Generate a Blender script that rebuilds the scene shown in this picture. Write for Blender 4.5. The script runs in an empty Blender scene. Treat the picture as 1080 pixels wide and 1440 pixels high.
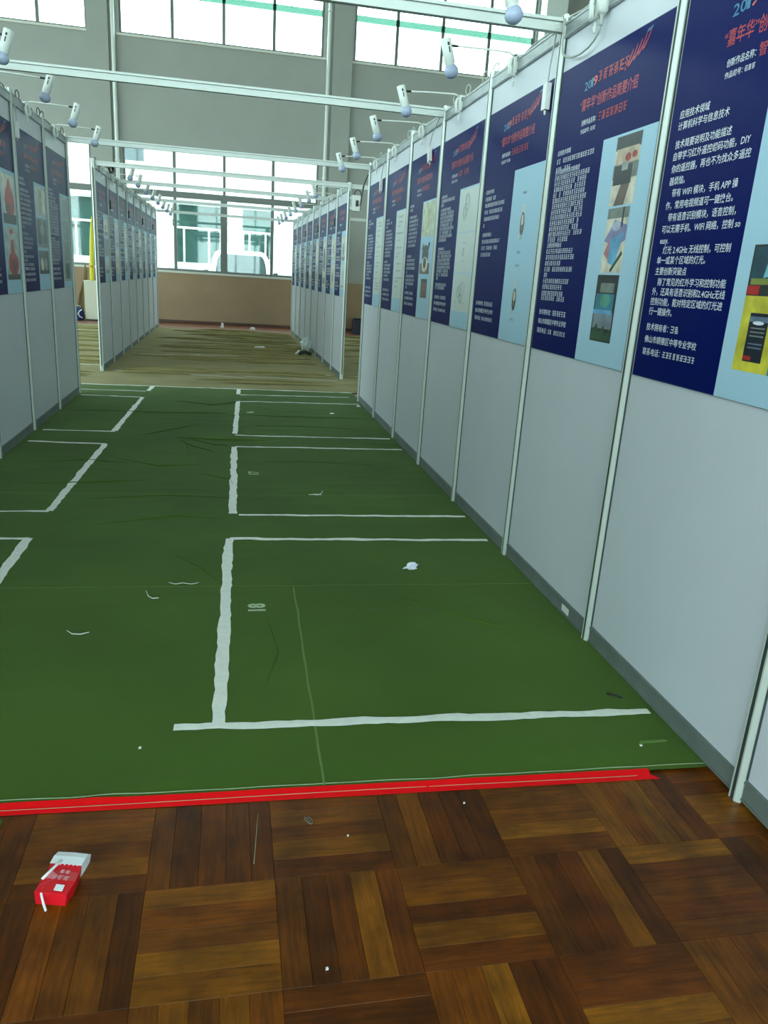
import bpy, bmesh, math, random
from mathutils import Vector, Matrix, noise

random.seed(7)
scene = bpy.context.scene
col = scene.collection

# ------------------------------------------------------------------ camera
FPX, PITCH, YAW, ROLL, CAMH = 1067.53, 0.2981, 0.2093, 0.0650, 1.3804
_F = Vector((math.sin(YAW) * math.cos(PITCH), math.cos(YAW) * math.cos(PITCH), -math.sin(PITCH)))
_R = Vector((math.cos(YAW), -math.sin(YAW), 0))
_U = _R.cross(_F)
_R2 = _R * math.cos(ROLL) + _U * math.sin(ROLL)
_U2 = _U * math.cos(ROLL) - _R * math.sin(ROLL)
cd = bpy.data.cameras.new('camera')
cam = bpy.data.objects.new('camera', cd)
col.objects.link(cam)
cd.sensor_fit = 'HORIZONTAL'
cd.sensor_width = 36
cd.lens = FPX / 1080 * 36
cd.clip_end = 300
m = Matrix((_R2, _U2, -_F)).transposed().to_4x4()
m.translation = (0, 0, CAMH)
cam.matrix_world = m
scene.camera = cam

# ------------------------------------------------------------------ daylight and exposure
vs = scene.view_settings
vs.view_transform = 'Standard'
vs.look = 'None'
vs.exposure = 0.0
vs.gamma = 1.0
vs.use_curve_mapping = False
SKY = 8.6
w = bpy.data.worlds.new('overcast_sky')
scene.world = w
w.use_nodes = True
w.node_tree.nodes['Background'].inputs[0].default_value = (0.87, 1.0, 1.05, 1)
w.node_tree.nodes['Background'].inputs[1].default_value = SKY

FARY, BACKY, LEFTX, RIGHTX, CEILZ = 20.3, -9.0, -14.0, 9.0, 9.0


def portal(name, loc, rot, sx, sy):
    l = bpy.data.lights.new(name, 'AREA')
    l.shape = 'RECTANGLE'
    l.size, l.size_y = sx, sy
    l.cycles.is_portal = True
    o = bpy.data.objects.new(name, l)
    o.location, o.rotation_euler = loc, rot
    col.objects.link(o)


# ------------------------------------------------------------------ helpers
def lin(c):
    c /= 255.0
    return c / 12.92 if c <= 0.04045 else ((c + 0.055) / 1.055) ** 2.4


def rgb(r, g, b):
    return (lin(r), lin(g), lin(b), 1)


MATS = {}


def mat(name, color, rough=0.6, metal=0.0, spec=0.5, noise_amt=0.0, noise_scale=20.0, bump=0.0, bump_scale=200.0,
        stretch=(1, 1, 1), coat=0.0):
    if name in MATS:
        return MATS[name]
    m = bpy.data.materials.new(name)
    m.use_nodes = True
    nt = m.node_tree
    b = nt.nodes['Principled BSDF']
    b.inputs['Base Color'].default_value = color
    b.inputs['Roughness'].default_value = rough
    b.inputs['Metallic'].default_value = metal
    b.inputs['Specular IOR Level'].default_value = spec
    b.inputs['Coat Weight'].default_value = coat
    if noise_amt or bump:
        tc = nt.nodes.new('ShaderNodeTexCoord')
        mp = nt.nodes.new('ShaderNodeMapping')
        mp.inputs['Scale'].default_value = stretch
        nt.links.new(tc.outputs['Object'], mp.inputs[0])
    if noise_amt:
        n = nt.nodes.new('ShaderNodeTexNoise')
        n.inputs['Scale'].default_value = noise_scale
        n.inputs['Detail'].default_value = 5
        nt.links.new(mp.outputs[0], n.inputs['Vector'])
        r = nt.nodes.new('ShaderNodeMapRange')
        r.inputs[1].default_value, r.inputs[2].default_value = 0.3, 0.7
        r.inputs[3].default_value, r.inputs[4].default_value = 1 - noise_amt, 1 + noise_amt
        nt.links.new(n.outputs['Fac'], r.inputs[0])
        mx = nt.nodes.new('ShaderNodeVectorMath')
        mx.operation = 'SCALE'
        mx.inputs[0].default_value = color[:3]
        nt.links.new(r.outputs[0], mx.inputs['Scale'])
        nt.links.new(mx.outputs[0], b.inputs['Base Color'])
    if bump:
        n2 = nt.nodes.new('ShaderNodeTexNoise')
        n2.inputs['Scale'].default_value = bump_scale
        nt.links.new(mp.outputs[0], n2.inputs['Vector'])
        bp = nt.nodes.new('ShaderNodeBump')
        bp.inputs['Strength'].default_value = bump
        bp.inputs['Distance'].default_value = 0.002
        nt.links.new(n2.outputs['Fac'], bp.inputs['Height'])
        nt.links.new(bp.outputs[0], b.inputs['Normal'])
    MATS[name] = m
    return m


def glass_mat(name, tint, gloss=0.08):
    m = bpy.data.materials.new(name)
    m.use_nodes = True
    nt = m.node_tree
    nt.nodes.clear()
    out = nt.nodes.new('ShaderNodeOutputMaterial')
    t = nt.nodes.new('ShaderNodeBsdfTransparent')
    t.inputs[0].default_value = tint
    g = nt.nodes.new('ShaderNodeBsdfGlossy')
    g.inputs['Roughness'].default_value = 0.03
    mx = nt.nodes.new('ShaderNodeMixShader')
    mx.inputs[0].default_value = gloss
    nt.links.new(t.outputs[0], mx.inputs[1])
    nt.links.new(g.outputs[0], mx.inputs[2])
    nt.links.new(mx.outputs[0], out.inputs[0])
    return m


class MB:
    def __init__(self):
        self.v, self.f, self.mi, self.mats = [], [], [], []

    def _m(self, m):
        if m is None:
            return 0
        if m not in self.mats:
            self.mats.append(m)
        return self.mats.index(m)

    def poly(self, pts, m=None):
        i = len(self.v)
        self.v += [tuple(p) for p in pts]
        self.f.append(tuple(range(i, i + len(pts))))
        self.mi.append(self._m(m))

    def box(self, x0, x1, y0, y1, z0, z1, m=None):
        i = len(self.v)
        self.v += [(x, y, z) for z in (z0, z1) for y in (y0, y1) for x in (x0, x1)]
        k = self._m(m)
        for q in ((0, 2, 3, 1), (4, 5, 7, 6), (0, 1, 5, 4), (2, 6, 7, 3), (0, 4, 6, 2), (1, 3, 7, 5)):
            self.f.append(tuple(i + a for a in q))
            self.mi.append(k)

    def rings(self, rings, caps=True, m=None, closed=True):
        k = self._m(m)
        n = len(rings[0])
        i = len(self.v)
        for r in rings:
            self.v += [tuple(p) for p in r]
        for a in range(len(rings) - 1):
            for b in range(n if closed else n - 1):
                c = (b + 1) % n
                self.f.append((i + a * n + b, i + a * n + c, i + (a + 1) * n + c, i + (a + 1) * n + b))
                self.mi.append(k)
        if caps and closed:
            self.f.append(tuple(i + b for b in reversed(range(n))))
            self.mi.append(k)
            self.f.append(tuple(i + (len(rings) - 1) * n + b for b in range(n)))
            self.mi.append(k)

    def lathe(self, p0, axis, prof, n=12, m=None):
        """prof: list of (distance along axis, radius)"""
        ax = Vector(axis).normalized()
        t = ax.orthogonal().normalized()
        b = ax.cross(t)
        p0 = Vector(p0)
        self.rings([[p0 + ax * d + (t * math.cos(2 * math.pi * k / n) + b * math.sin(2 * math.pi * k / n)) * max(r, 1e-4)
                     for k in range(n)] for d, r in prof], True, m)

    def tube(self, pts, r, n=6, m=None):
        pts = [Vector(p) for p in pts]
        rings = []
        up = None
        for i, p in enumerate(pts):
            d = (pts[min(i + 1, len(pts) - 1)] - pts[max(i - 1, 0)]).normalized()
            if up is None:
                up = d.orthogonal().normalized()
            up = (up - d * up.dot(d))
            up = up.normalized() if up.length > 1e-6 else d.orthogonal().normalized()
            s = d.cross(up)
            rings.append([p + (up * math.cos(2 * math.pi * k / n) + s * math.sin(2 * math.pi * k / n)) * r for k in range(n)])
        self.rings(rings, True, m)

    def mesh(self, name, m=None, smooth=False):
        me = bpy.data.meshes.new(name)
        me.from_pydata(self.v, [], self.f)
        if self.mats:
            for x in self.mats:
                me.materials.append(x)
            me.polygons.foreach_set('material_index', self.mi)
        elif m:
            me.materials.append(m)
        if smooth:
            me.polygons.foreach_set('use_smooth', [True] * len(self.f))
        me.update()
        return me

    def build(self, name, m=None, parent=None, smooth=False):
        return link(name, self.mesh(name, m, smooth), parent)


def link(name, me, parent=None):
    o = bpy.data.objects.new(name, me)
    col.objects.link(o)
    if parent is not None:
        o.parent = parent
    return o


def tag(o, label=None, cat=None, group=None, kind=None):
    if label:
        o['label'] = label
    if cat:
        o['category'] = cat
    if group:
        o['group'] = group
    if kind:
        o['kind'] = kind
    return o


def thing(name, M, label, cat, group=None):
    o = bpy.data.objects.new(name, None)
    o.empty_display_size = 0.1
    col.objects.link(o)
    o.matrix_world = M if isinstance(M, Matrix) else Matrix.Translation(M)
    return tag(o, label, cat, group)


def boxes(name, lst, m, parent=None):
    b = MB()
    for x in lst:
        b.box(*x)
    return b.build(name, m, parent)


# ------------------------------------------------------------------ materials
M_wallup = mat('hall_wall_paint', rgb(163, 167, 160), 0.85, noise_amt=0.03, noise_scale=2)
M_dado = mat('dado_paint', rgb(158, 134, 104), 0.7, noise_amt=0.04, noise_scale=3)
M_ceil = mat('ceiling_paint', rgb(215, 215, 208), 0.9)
M_pipe = mat('pipe_white', rgb(225, 232, 226), 0.5)
M_wframe = mat('window_frame_metal', rgb(112, 118, 112), 0.5, metal=0.3)
M_wsill = mat('sill_paint', rgb(214, 216, 205), 0.6)
M_glass = glass_mat('window_glass', (0.90, 0.97, 0.95, 1), 0.06)
M_glass_blue = glass_mat('window_glass_blue', (0.27, 0.335, 0.35, 1), 0.06)
M_glass_green = glass_mat('green_glass_band', (.22, .34, .29, 1), .05)
M_panel = mat('panel_laminate', rgb(207, 212, 220), 0.42, noise_amt=0.015, noise_scale=4)
M_alu = mat('partition_aluminium', rgb(205, 214, 206), 0.38, metal=0.25)
M_rail = mat('rail_aluminium', rgb(155, 163, 163), 0.45, metal=0.3, noise_amt=0.12, noise_scale=14)
M_beam = mat('beam_aluminium', rgb(200, 208, 202), 0.4, metal=0.1)
M_navy = mat('poster_navy', rgb(2, 19, 90), 0.38, spec=0.05)
M_pale = mat('poster_pale_blue', rgb(174, 210, 230), 0.45, spec=0.15)
M_edge = mat('foam_board_edge', rgb(120, 132, 135), 0.7)
M_txt = mat('print_white', rgb(222, 230, 240), 0.4)
M_red = mat('print_red', rgb(176, 28, 44), 0.4)
M_cyan = mat('print_cyan', rgb(24, 120, 160), 0.4)
M_yel = mat('print_yellow', rgb(214, 200, 50), 0.4)
M_black = mat('print_black', rgb(18, 22, 24), 0.4)
M_paper = mat('print_white_paper', rgb(206, 216, 212), 0.4)
M_lamp = mat('lamp_plastic', rgb(226, 232, 226), 0.4)
M_bulb = mat('bulb_frosted', rgb(176, 188, 214), 0.25)
M_dark = mat('black_plastic', rgb(28, 30, 30), 0.45)
M_cable = mat('cable_grey', rgb(178, 186, 176), 0.5)
M_cabled = mat('cable_dark', rgb(58, 62, 58), 0.5)
M_tape = mat('white_tape', rgb(228, 233, 224), 0.55, noise_amt=0.06, noise_scale=40)
M_redtape = mat('red_tape', rgb(226, 10, 18), 0.5, spec=.15, noise_amt=0.05, noise_scale=12)
M_white = mat('white_plastic', rgb(230, 232, 230), 0.4)


def carpet_mat(name, c, c2, scale):
    m = bpy.data.materials.new(name)
    m.use_nodes = True
    nt = m.node_tree
    b = nt.nodes['Principled BSDF']
    b.inputs['Roughness'].default_value = 0.9
    b.inputs['Specular IOR Level'].default_value = 0.05
    b.inputs['Sheen Weight'].default_value = 0.06
    b.inputs['Sheen Roughness'].default_value = 0.6
    tc = nt.nodes.new('ShaderNodeTexCoord')
    n1 = nt.nodes.new('ShaderNodeTexNoise')
    n1.inputs['Scale'].default_value = scale
    n1.inputs['Detail'].default_value = 6
    n2 = nt.nodes.new('ShaderNodeTexNoise')
    n2.inputs['Scale'].default_value = 260
    n2.inputs['Detail'].default_value = 3
    for n in (n1, n2):
        nt.links.new(tc.outputs['Object'], n.inputs['Vector'])
    ad = nt.nodes.new('ShaderNodeMath')
    ad.operation = 'MULTIPLY_ADD'
    ad.inputs[1].default_value = 0.35
    nt.links.new(n2.outputs['Fac'], ad.inputs[0])
    nt.links.new(n1.outputs['Fac'], ad.inputs[2])
    r = nt.nodes.new('ShaderNodeValToRGB')
    r.color_ramp.elements[0].position, r.color_ramp.elements[0].color = 0.45, c
    r.color_ramp.elements[1].position, r.color_ramp.elements[1].color = 0.95, c2
    nt.links.new(ad.outputs[0], r.inputs[0])
    nt.links.new(r.outputs[0], b.inputs['Base Color'])
    bp = nt.nodes.new('ShaderNodeBump')
    bp.inputs['Strength'].default_value = 0.25
    bp.inputs['Distance'].default_value = 0.001
    nt.links.new(n2.outputs['Fac'], bp.inputs['Height'])
    nt.links.new(bp.outputs[0], b.inputs['Normal'])
    return m


M_green = carpet_mat('green_felt', rgb(60, 88, 20), rgb(73, 104, 29), 1.2)
M_olive = carpet_mat('olive_felt', rgb(126, 117, 74), rgb(148, 139, 94), 2.0)


def wood_mat(name, per_object=True):
    """strip of varnished parquet, grain along local X, tone from the object's colour"""
    m = bpy.data.materials.new(name)
    m.use_nodes = True
    nt = m.node_tree
    b = nt.nodes['Principled BSDF']
    b.inputs['Specular IOR Level'].default_value = 0.22
    oi = nt.nodes.new('ShaderNodeObjectInfo')
    tc = nt.nodes.new('ShaderNodeTexCoord')
    ofs = nt.nodes.new('ShaderNodeVectorMath')
    ofs.operation = 'MULTIPLY_ADD'
    ofs.inputs[1].default_value = (5, 60, 1)
    nt.links.new(tc.outputs['Object'], ofs.inputs[0])
    sc = nt.nodes.new('ShaderNodeVectorMath')
    sc.operation = 'SCALE'
    sc.inputs[0].default_value = (37, 91, 13)
    nt.links.new(oi.outputs['Random'], sc.inputs['Scale'])
    nt.links.new(sc.outputs[0], ofs.inputs[2])
    n = nt.nodes.new('ShaderNodeTexNoise')
    n.inputs['Scale'].default_value = 1.6
    n.inputs['Detail'].default_value = 7
    n.inputs['Roughness'].default_value = 0.62
    n.inputs['Distortion'].default_value = 0.5
    nt.links.new(ofs.outputs[0], n.inputs['Vector'])
    r = nt.nodes.new('ShaderNodeMapRange')
    r.inputs[1].default_value, r.inputs[2].default_value = 0.28, 0.72
    r.inputs[3].default_value, r.inputs[4].default_value = 0.55, 1.45
    nt.links.new(n.outputs['Fac'], r.inputs[0])
    mx = nt.nodes.new('ShaderNodeVectorMath')
    mx.operation = 'SCALE'
    nt.links.new(oi.outputs['Color'], mx.inputs[0])
    nt.links.new(r.outputs[0], mx.inputs['Scale'])
    gp = nt.nodes.new('ShaderNodeNewGeometry')
    st = nt.nodes.new('ShaderNodeTexNoise')               # worn stains running over several strips
    st.inputs['Scale'].default_value = 9
    st.inputs['Detail'].default_value = 6
    nt.links.new(gp.outputs['Position'], st.inputs['Vector'])
    sr = nt.nodes.new('ShaderNodeMapRange')
    sr.inputs[1].default_value, sr.inputs[2].default_value = .35, .6
    sr.inputs[3].default_value, sr.inputs[4].default_value = .62, 1.12
    nt.links.new(st.outputs['Fac'], sr.inputs[0])
    mx2 = nt.nodes.new('ShaderNodeVectorMath')
    mx2.operation = 'SCALE'
    nt.links.new(mx.outputs[0], mx2.inputs[0])
    nt.links.new(sr.outputs[0], mx2.inputs['Scale'])
    nt.links.new(mx2.outputs[0], b.inputs['Base Color'])
    rr = nt.nodes.new('ShaderNodeMapRange')
    rr.inputs[3].default_value, rr.inputs[4].default_value = 0.42, 0.26
    nt.links.new(n.outputs['Fac'], rr.inputs[0])
    nt.links.new(rr.outputs[0], b.inputs['Roughness'])
    bp = nt.nodes.new('ShaderNodeBump')
    bp.inputs['Strength'].default_value = 0.12
    bp.inputs['Distance'].default_value = 0.001
    nt.links.new(n.outputs['Fac'], bp.inputs['Height'])
    nt.links.new(bp.outputs[0], b.inputs['Normal'])
    return m


M_wood = wood_mat('parquet_wood')
M_subfloor = mat('worn_floor_boards', rgb(112, 64, 42), 0.4, noise_amt=0.35, noise_scale=3.0, stretch=(1, 6, 1))

# ------------------------------------------------------------------ hall shell
fl = MB()
fl.box(LEFTX - .3, RIGHTX + .3, BACKY - .3, FARY + .3, -0.3, -0.004)
floor = tag(fl.build('floor', M_subfloor), kind='structure')

BLK, X0, Y0 = 0.2965, -0.190, 1.180
tones = [(88, 44, 20), (100, 56, 26), (120, 74, 34), (74, 34, 16), (132, 86, 44), (110, 66, 34), (62, 28, 14), (142, 96, 52), (96, 48, 26),
         (124, 70, 30), (84, 48, 26)]
strip_meshes = {}


def strip_mesh(wid):
    k = round(wid, 4)
    if k not in strip_meshes:
        b = MB()
        L, W, e = BLK / 2 - .0003, wid / 2 - .0003, .0007
        b.rings([[(-L, -W, -.012), (L, -W, -.012), (L, W, -.012), (-L, W, -.012)],
                 [(-L, -W, -e), (L, -W, -e), (L, W, -e), (-L, W, -e)],
                 [(-L + e, -W + e, 0), (L - e, -W + e, 0), (L - e, W - e, 0), (-L + e, W - e, 0)]])
        strip_meshes[k] = b.mesh('parquet_strip', M_wood)
    return strip_meshes[k]


special = {(-1, 0): [3, 9, 1, 5, 6], (0, 0): [4, 7, 5, 9, 4], (1, 0): [10, 6, 0, 4, 8], (2, 0): [8, 4, 3, 2, 5], (3, 0): [10, 3, 8, 4, 6],
           (0, 1): [1, 6, 0, 0, 3], (1, 1): [3, 4, 1, 2, 9], (-1, 1): [0, 4, 9, 2, 9], (2, 1): [10, 2, 0, 3, 6], (3, 1): [1, 7, 2, 2, 5]}
rw = random.Random(31)
for i in range(-7, 6):
    for j in range(-2, 2):
        cx, cy = X0 + (i + .5) * BLK, Y0 + (j + .5) * BLK
        if cx + BLK / 2 > 1.65:
            continue
        along_x = (i + j) % 2 == 0        # strips run along X in every second block
        ws = [1 + rw.uniform(-.12, .12) for _ in range(5)]
        s = BLK / sum(ws)
        t = -BLK / 2
        for k in range(5):
            wd = round(ws[k] * s / .002) * .002 if k < 4 else BLK / 2 - t
            c = t + wd / 2
            t += wd
            o = link('parquet_strip', strip_mesh(wd), floor)
            if along_x:
                o.location = (cx, cy + c, rw.uniform(-.0006, 0))
                o.rotation_euler = (rw.uniform(-.004, .004), 0, 0)
            else:
                o.location = (cx + c, cy, rw.uniform(-.0006, 0))
                o.rotation_euler = (rw.uniform(-.004, .004), 0, math.pi / 2)
            tc_ = tones[special[(i, j)][k]] if (i, j) in special else rw.choice(tones)
            f_ = rw.uniform(.92, 1.08)
            mid_ = rgb(102, 58, 28)
            o.color = tuple((x * .62 + y * .38) * f_ * k_ for x, y, k_ in zip(rgb(*tc_)[:3], mid_, (.88, .77, .13))) + (1,)

tag(boxes('ceiling', [(LEFTX - .3, RIGHTX + .3, BACKY - .3, FARY + .3, CEILZ, CEILZ + .2)], M_ceil), kind='structure')
tag(boxes('wall_right', [(RIGHTX, RIGHTX + .25, BACKY - .3, FARY + .3, -.3, CEILZ)], M_wallup), kind='structure')

TH = .3
wins = []   # (x0,x1,z0,z1,...) openings of far wall


def wall_with_holes(name, u0, u1, z1, holes, place, m):
    """holes as rects in (u,z); builds boxes between them; place(b,u0,u1,z0,z1)"""
    b = MB()
    us = sorted({u0, u1} | {h[0] for h in holes} | {h[1] for h in holes})
    for a, c in zip(us, us[1:]):
        mid = (a + c) / 2
        hs = sorted((h[2], h[3]) for h in holes if h[0] < mid < h[1])
        z = -.3
        for h in hs:
            place(b, a, c, z, h[0])
            z = h[1]
        place(b, a, c, z, z1)
    return tag(b.build(name, m), kind='structure')


LOWZ = (1.24, 4.05)
UPZ = (6.27, 8.45)
far_low = [(-13.4, -8.75), (-7.95, -3.20), (-2.50, 2.12), (3.75, 7.40)]
far_up = [(-13.4, -8.75), (-7.95, -3.16), (-2.48, 2.14), (2.86, 7.35)]
wf = wall_with_holes('wall_far', LEFTX - .3, RIGHTX + .3, CEILZ, [(a, b, *LOWZ) for a, b in far_low] + [(a, b, *UPZ) for a, b in far_up],
                     lambda b, u0, u1, z0, z1: b.box(u0, u1, FARY, FARY + TH, z0, z1), M_wallup)
boxes('dado', [(LEFTX, RIGHTX, FARY - .02, FARY, -.003, 1.20)], M_dado, wf)
for c in (-8.35, -2.93, 2.585, 8.0):
    tag(boxes('pilaster', [(c - .23, c + .23, FARY - .12, FARY, -.003, CEILZ)], M_wallup, wf))
boxes('skirting', [(LEFTX, RIGHTX, FARY - .035, FARY - .02, -.003, .06)], mat('skirting_brown', rgb(84, 52, 40), .5), wf)
for k, px in enumerate((-2.60, 2.25, 7.62)):
    if k == 2:
        cm = thing('column', (7.62, FARY - .35, 0), 'white square column by the last upper window beyond the long poster wall', 'column')
        boxes('shaft', [(-.26, .26, -.2, .2, .12, CEILZ - .15)], M_pipe, cm)
        boxes('base', [(-.30, .30, -.24, .24, -.003, .12)], M_pipe, cm)
        boxes('capital', [(-.30, .30, -.24, .24, CEILZ - .15, CEILZ)], M_pipe, cm)
        continue
    b = MB()
    b.lathe((px, FARY - .09, 0), (0, 0, 1), [(0, .045), (CEILZ - .01, .045)], 12)
    for z in (1.6, 3.6, 5.4, 7.2):
        b.lathe((px, FARY - .09, z), (0, 0, 1), [(0, .055), (.05, .055)], 12)
    tag(b.build('drain_pipe', M_pipe, smooth=True),
        ['white drain pipe beside the pilaster above the white cabinet', 'white drain pipe beside the pilaster behind the junction box',
         'white drain pipe by the last upper window beyond the long poster wall'][k], 'pipe')

wn = [0]


def window(u0, u1, z0, z1, place, mull, transoms, wide=None, tint=None, green=False):
    wn[0] += 1
    root = bpy.data.objects.new('window_%d' % wn[0], None)
    col.objects.link(root)
    root.matrix_world = Matrix.Translation(place(u0, z0, 0))
    root['kind'] = 'structure'
    inv = Vector(place(u0, z0, 0))

    def bx(name, a, c, e, f, d0, d1, m, par=root):
        p, q = Vector(place(a, e, d0)) - inv, Vector(place(c, f, d1)) - inv
        b = MB()
        b.box(min(p.x, q.x), max(p.x, q.x), min(p.y, q.y), max(p.y, q.y), min(p.z, q.z), max(p.z, q.z))
        return b.build(name, m, par)
    fr = .05
    bx('frame_rail', u0, u1, z0, z0 + fr, .06, .13, M_wframe)
    bx('frame_rail', u0, u1, z1 - fr, z1, .06, .13, M_wframe)
    bx('frame_stile', u0, u0 + fr, z0 + fr, z1 - fr, .06, .13, M_wframe)
    bx('frame_stile', u1 - fr, u1, z0 + fr, z1 - fr, .06, .13, M_wframe)
    bx('sill', u0 - .05, u1 + .05, z0 - .05, z0, -.04, .14, M_wsill)
    for i, u in enumerate(mull):
        bx('mullion', u - .036, u + .036, z0 + fr, z1 - fr, .065, .125, M_wframe)
        if wide is not None and i == wide:
            bx('sash_stile', u - .09, u - .03, z0 + fr, transoms[0], .07, .12, M_wframe)
            bx('sash_stile', u + .03, u + .075, z0 + fr, transoms[0], .07, .12, M_wframe)
    us = [u0 + fr] + list(mull) + [u1 - fr]
    zs = [z0 + fr]
    for t in transoms:
        bx('transom', u0 + fr, u1 - fr, t - (.07 if not green else .06), t + (.07 if not green else .06), .055, .135,
           M_wframe if not green else M_glass_green)
        zs.append(t)
    zs.append(z1 - fr)
    for a, c in zip(us, us[1:]):
        for e, f in zip(zs, zs[1:]):
            bx('pane', a, c, e, f, .092, .098, M_glass_blue if tint and tint(a, c, e) else M_glass)


farplace = lambda u, z, d: (u, FARY + d, z)
for a, b in far_low:
    ms = [-1.33, -.16, 1.01] if a == -2.5 else [a + (b - a) * k / 4 for k in (1, 2, 3)]
    window(a, b, *LOWZ, farplace, ms, [3.0], wide=1)
for a, b in far_up:
    ms = {-2.48: [-1.32, -.17, .98], 2.86: [3.9, 5.02, 6.19], -7.95: [-6.75, -5.4, -4.2]}.get(a) or [a + (b - a) * k / 4 for k in (1, 2, 3)]
    window(a, b, *UPZ, farplace, ms, [7.2], green=True)
for i, (a, b) in enumerate(far_low):
    portal('daylight_portal_far_low', ((a + b) / 2, FARY + .25, sum(LOWZ) / 2), (-math.pi / 2, 0, 0), b - a, LOWZ[1] - LOWZ[0])
for i, (a, b) in enumerate(far_up):
    portal('daylight_portal_far_high', ((a + b) / 2, FARY + .25, sum(UPZ) / 2), (-math.pi / 2, 0, 0), b - a, UPZ[1] - UPZ[0])

# wall behind the camera and the wall on the left: the same bays of windows
back_open = [(-13.2, -8.6), (-7.6, -3.0), (-2.0, 2.6), (3.6, 8.2)]
BZ = (.9, 8.3)
wall_with_holes('wall_back', LEFTX - .3, RIGHTX + .3, CEILZ, [(a, b, *BZ) for a, b in back_open],
                lambda b, u0, u1, z0, z1: b.box(u0, u1, BACKY - TH, BACKY, z0, z1), M_wallup)
for a, b in back_open:
    window(a, b, *BZ, lambda u, z, d: (u, BACKY - d, z), [a + (b - a) * k / 4 for k in (1, 2, 3)], [3.2, 5.8])
    portal('daylight_portal_back', ((a + b) / 2, BACKY - .25, sum(BZ) / 2), (math.pi / 2, 0, 0), b - a, BZ[1] - BZ[0])
left_open = [(-8.0, -3.4), (-2.4, 2.2), (3.2, 7.8), (8.8, 13.4), (14.4, 19.0)]
LZ = (1.2, 8.3)
wall_with_holes('wall_left', BACKY - .3, FARY + .3, CEILZ, [(a, b, *LZ) for a, b in left_open],
                lambda b, u0, u1, z0, z1: b.box(LEFTX - TH, LEFTX, u0, u1, z0, z1), M_wallup)
for a, b in left_open:
    window(a, b, *LZ, lambda u, z, d: (LEFTX - d, u, z), [a + (b - a) * k / 4 for k in (1, 2, 3)], [3.2, 5.8])
    portal('daylight_portal_left', (LEFTX - .25, (a + b) / 2, sum(LZ) / 2), (0, -math.pi / 2, 0), LZ[1] - LZ[0], b - a)

# ------------------------------------------------------------------ carpets


def near_z(x, y):
    v = Vector((x, y, 0))
    z = .0075 + .0012 * noise.noise(v * 1.3)
    # soft creases running across and diagonally
    n = noise.noise(Vector((x * 1.1 + y * .55, y * 3.2 - x * .9, 3.1)))
    z += .0060 * max(0, 1 - abs(n) * 8) * (0.45 + 0.55 * noise.noise(Vector((x * .8, y * .5, 7))))
    n = noise.noise(Vector((x * .7, y * 4.6 + x * .35, 9.4)))
    z += .0050 * max(0, 1 - abs(n) * 9) * (.35 + .65 * noise.noise(Vector((x * .6, y * .6, 12))))
    z += .0035 * math.exp(-((y - 7.55 - .05 * math.sin(x * 3)) / .03) ** 2) + .003 * math.exp(-((y - 6.35) / .025) ** 2)
    return max(z, .0035)


def far_z(x, y):
    z = .006
    for k, (fy, a, s) in enumerate(((1.7, .022, 7.0), (3.3, .015, 6.0), (.8, .018, 14.0))):
        n = noise.noise(Vector((x * .22 + k * 9, y * fy + .25 * math.sin(x * .9 + k), 4.7 * k)))
        w_ = .5 + .5 * noise.noise(Vector((x * .5, y * .7, 20 + k)))
        z += a * w_ * (math.exp(-n * s) if n > 0 else math.exp(n * s * 3.5))
    edge = min(1, max(0, (y - 9.27) / .5))
    return max(.004, .005 + (z - .005) * (.25 + .75 * edge))


def edge_y(x):
    return 1.795 - .0235 * x


def grid(name, xs, ys, zf, m, yfun=None):
    b = MB()
    for y in ys:
        for x in xs:
            yy = y if yfun is None else yfun(x, y)
            b.v.append((x, yy, zf(x, yy)))
    n = len(xs)
    for j in range(len(ys) - 1):
        for i in range(n - 1):
            b.f.append((j * n + i, j * n + i + 1, (j + 1) * n + i + 1, (j + 1) * n + i))
    return b.build(name, m, smooth=True)


def frange(a, b, s):
    n = max(1, round((b - a) / s))
    return [a + (b - a) * k / n for k in range(n + 1)]


YEND = 9.27
carpet = grid('carpet', frange(-2.0, 1.47, .024), frange(0, 1, .024 / 7.4),
              near_z, M_green, lambda x, t: edge_y(x) + (YEND - edge_y(x)) * t)
tag(carpet, 'green felt carpet with white tape lines running between the poster partitions', 'carpet')
fcarpet = grid('carpet', frange(-6, 6, .12), frange(YEND - .005, 18.15, .015), far_z, M_olive)
tag(fcarpet, 'wrinkled olive brown carpet stretching towards the windows', 'carpet')


rf = random.Random(21)
M_fold = M_olive
y = 9.75
while y < 18.0:
    for rep in range(rf.choice((2, 2, 3))):
        lo, hi = rf.choice(((-4.2, -1.70), (-1.54, 1.34), (-1.54, 1.34), (-1.54, 1.34), (1.58, 4.2)))   # folds stop at the partitions
        x0 = rf.uniform(lo, hi - .9)
        x1 = min(hi, x0 + rf.uniform(.9, 2.9))
        yy0 = y + rf.uniform(-.1, .1)
        rad = rf.uniform(.012, .026)
        ph, am, sl = rf.uniform(0, 6), rf.uniform(.01, .04), rf.uniform(-.03, .03)
        rings = []
        xs = frange(x0, x1, .14)
        for k, x in enumerate(xs):
            t = k / (len(xs) - 1)
            r = rad * max(.08, math.sin(math.pi * t) ** .45)
            yc = yy0 + am * math.sin(x * 2.1 + ph) + sl * (x - x0)
            zc = far_z(x, yc) + r * .70
            rings.append([(x, yc + r * 1.35 * math.cos(a), zc + r * math.sin(a)) for a in [q_ * math.pi / 4 for q_ in range(8)]])
        b = MB()
        b.rings(rings)
        b.build('fold', M_fold, fcarpet, True)
    y += rf.uniform(.09, .26)


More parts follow.
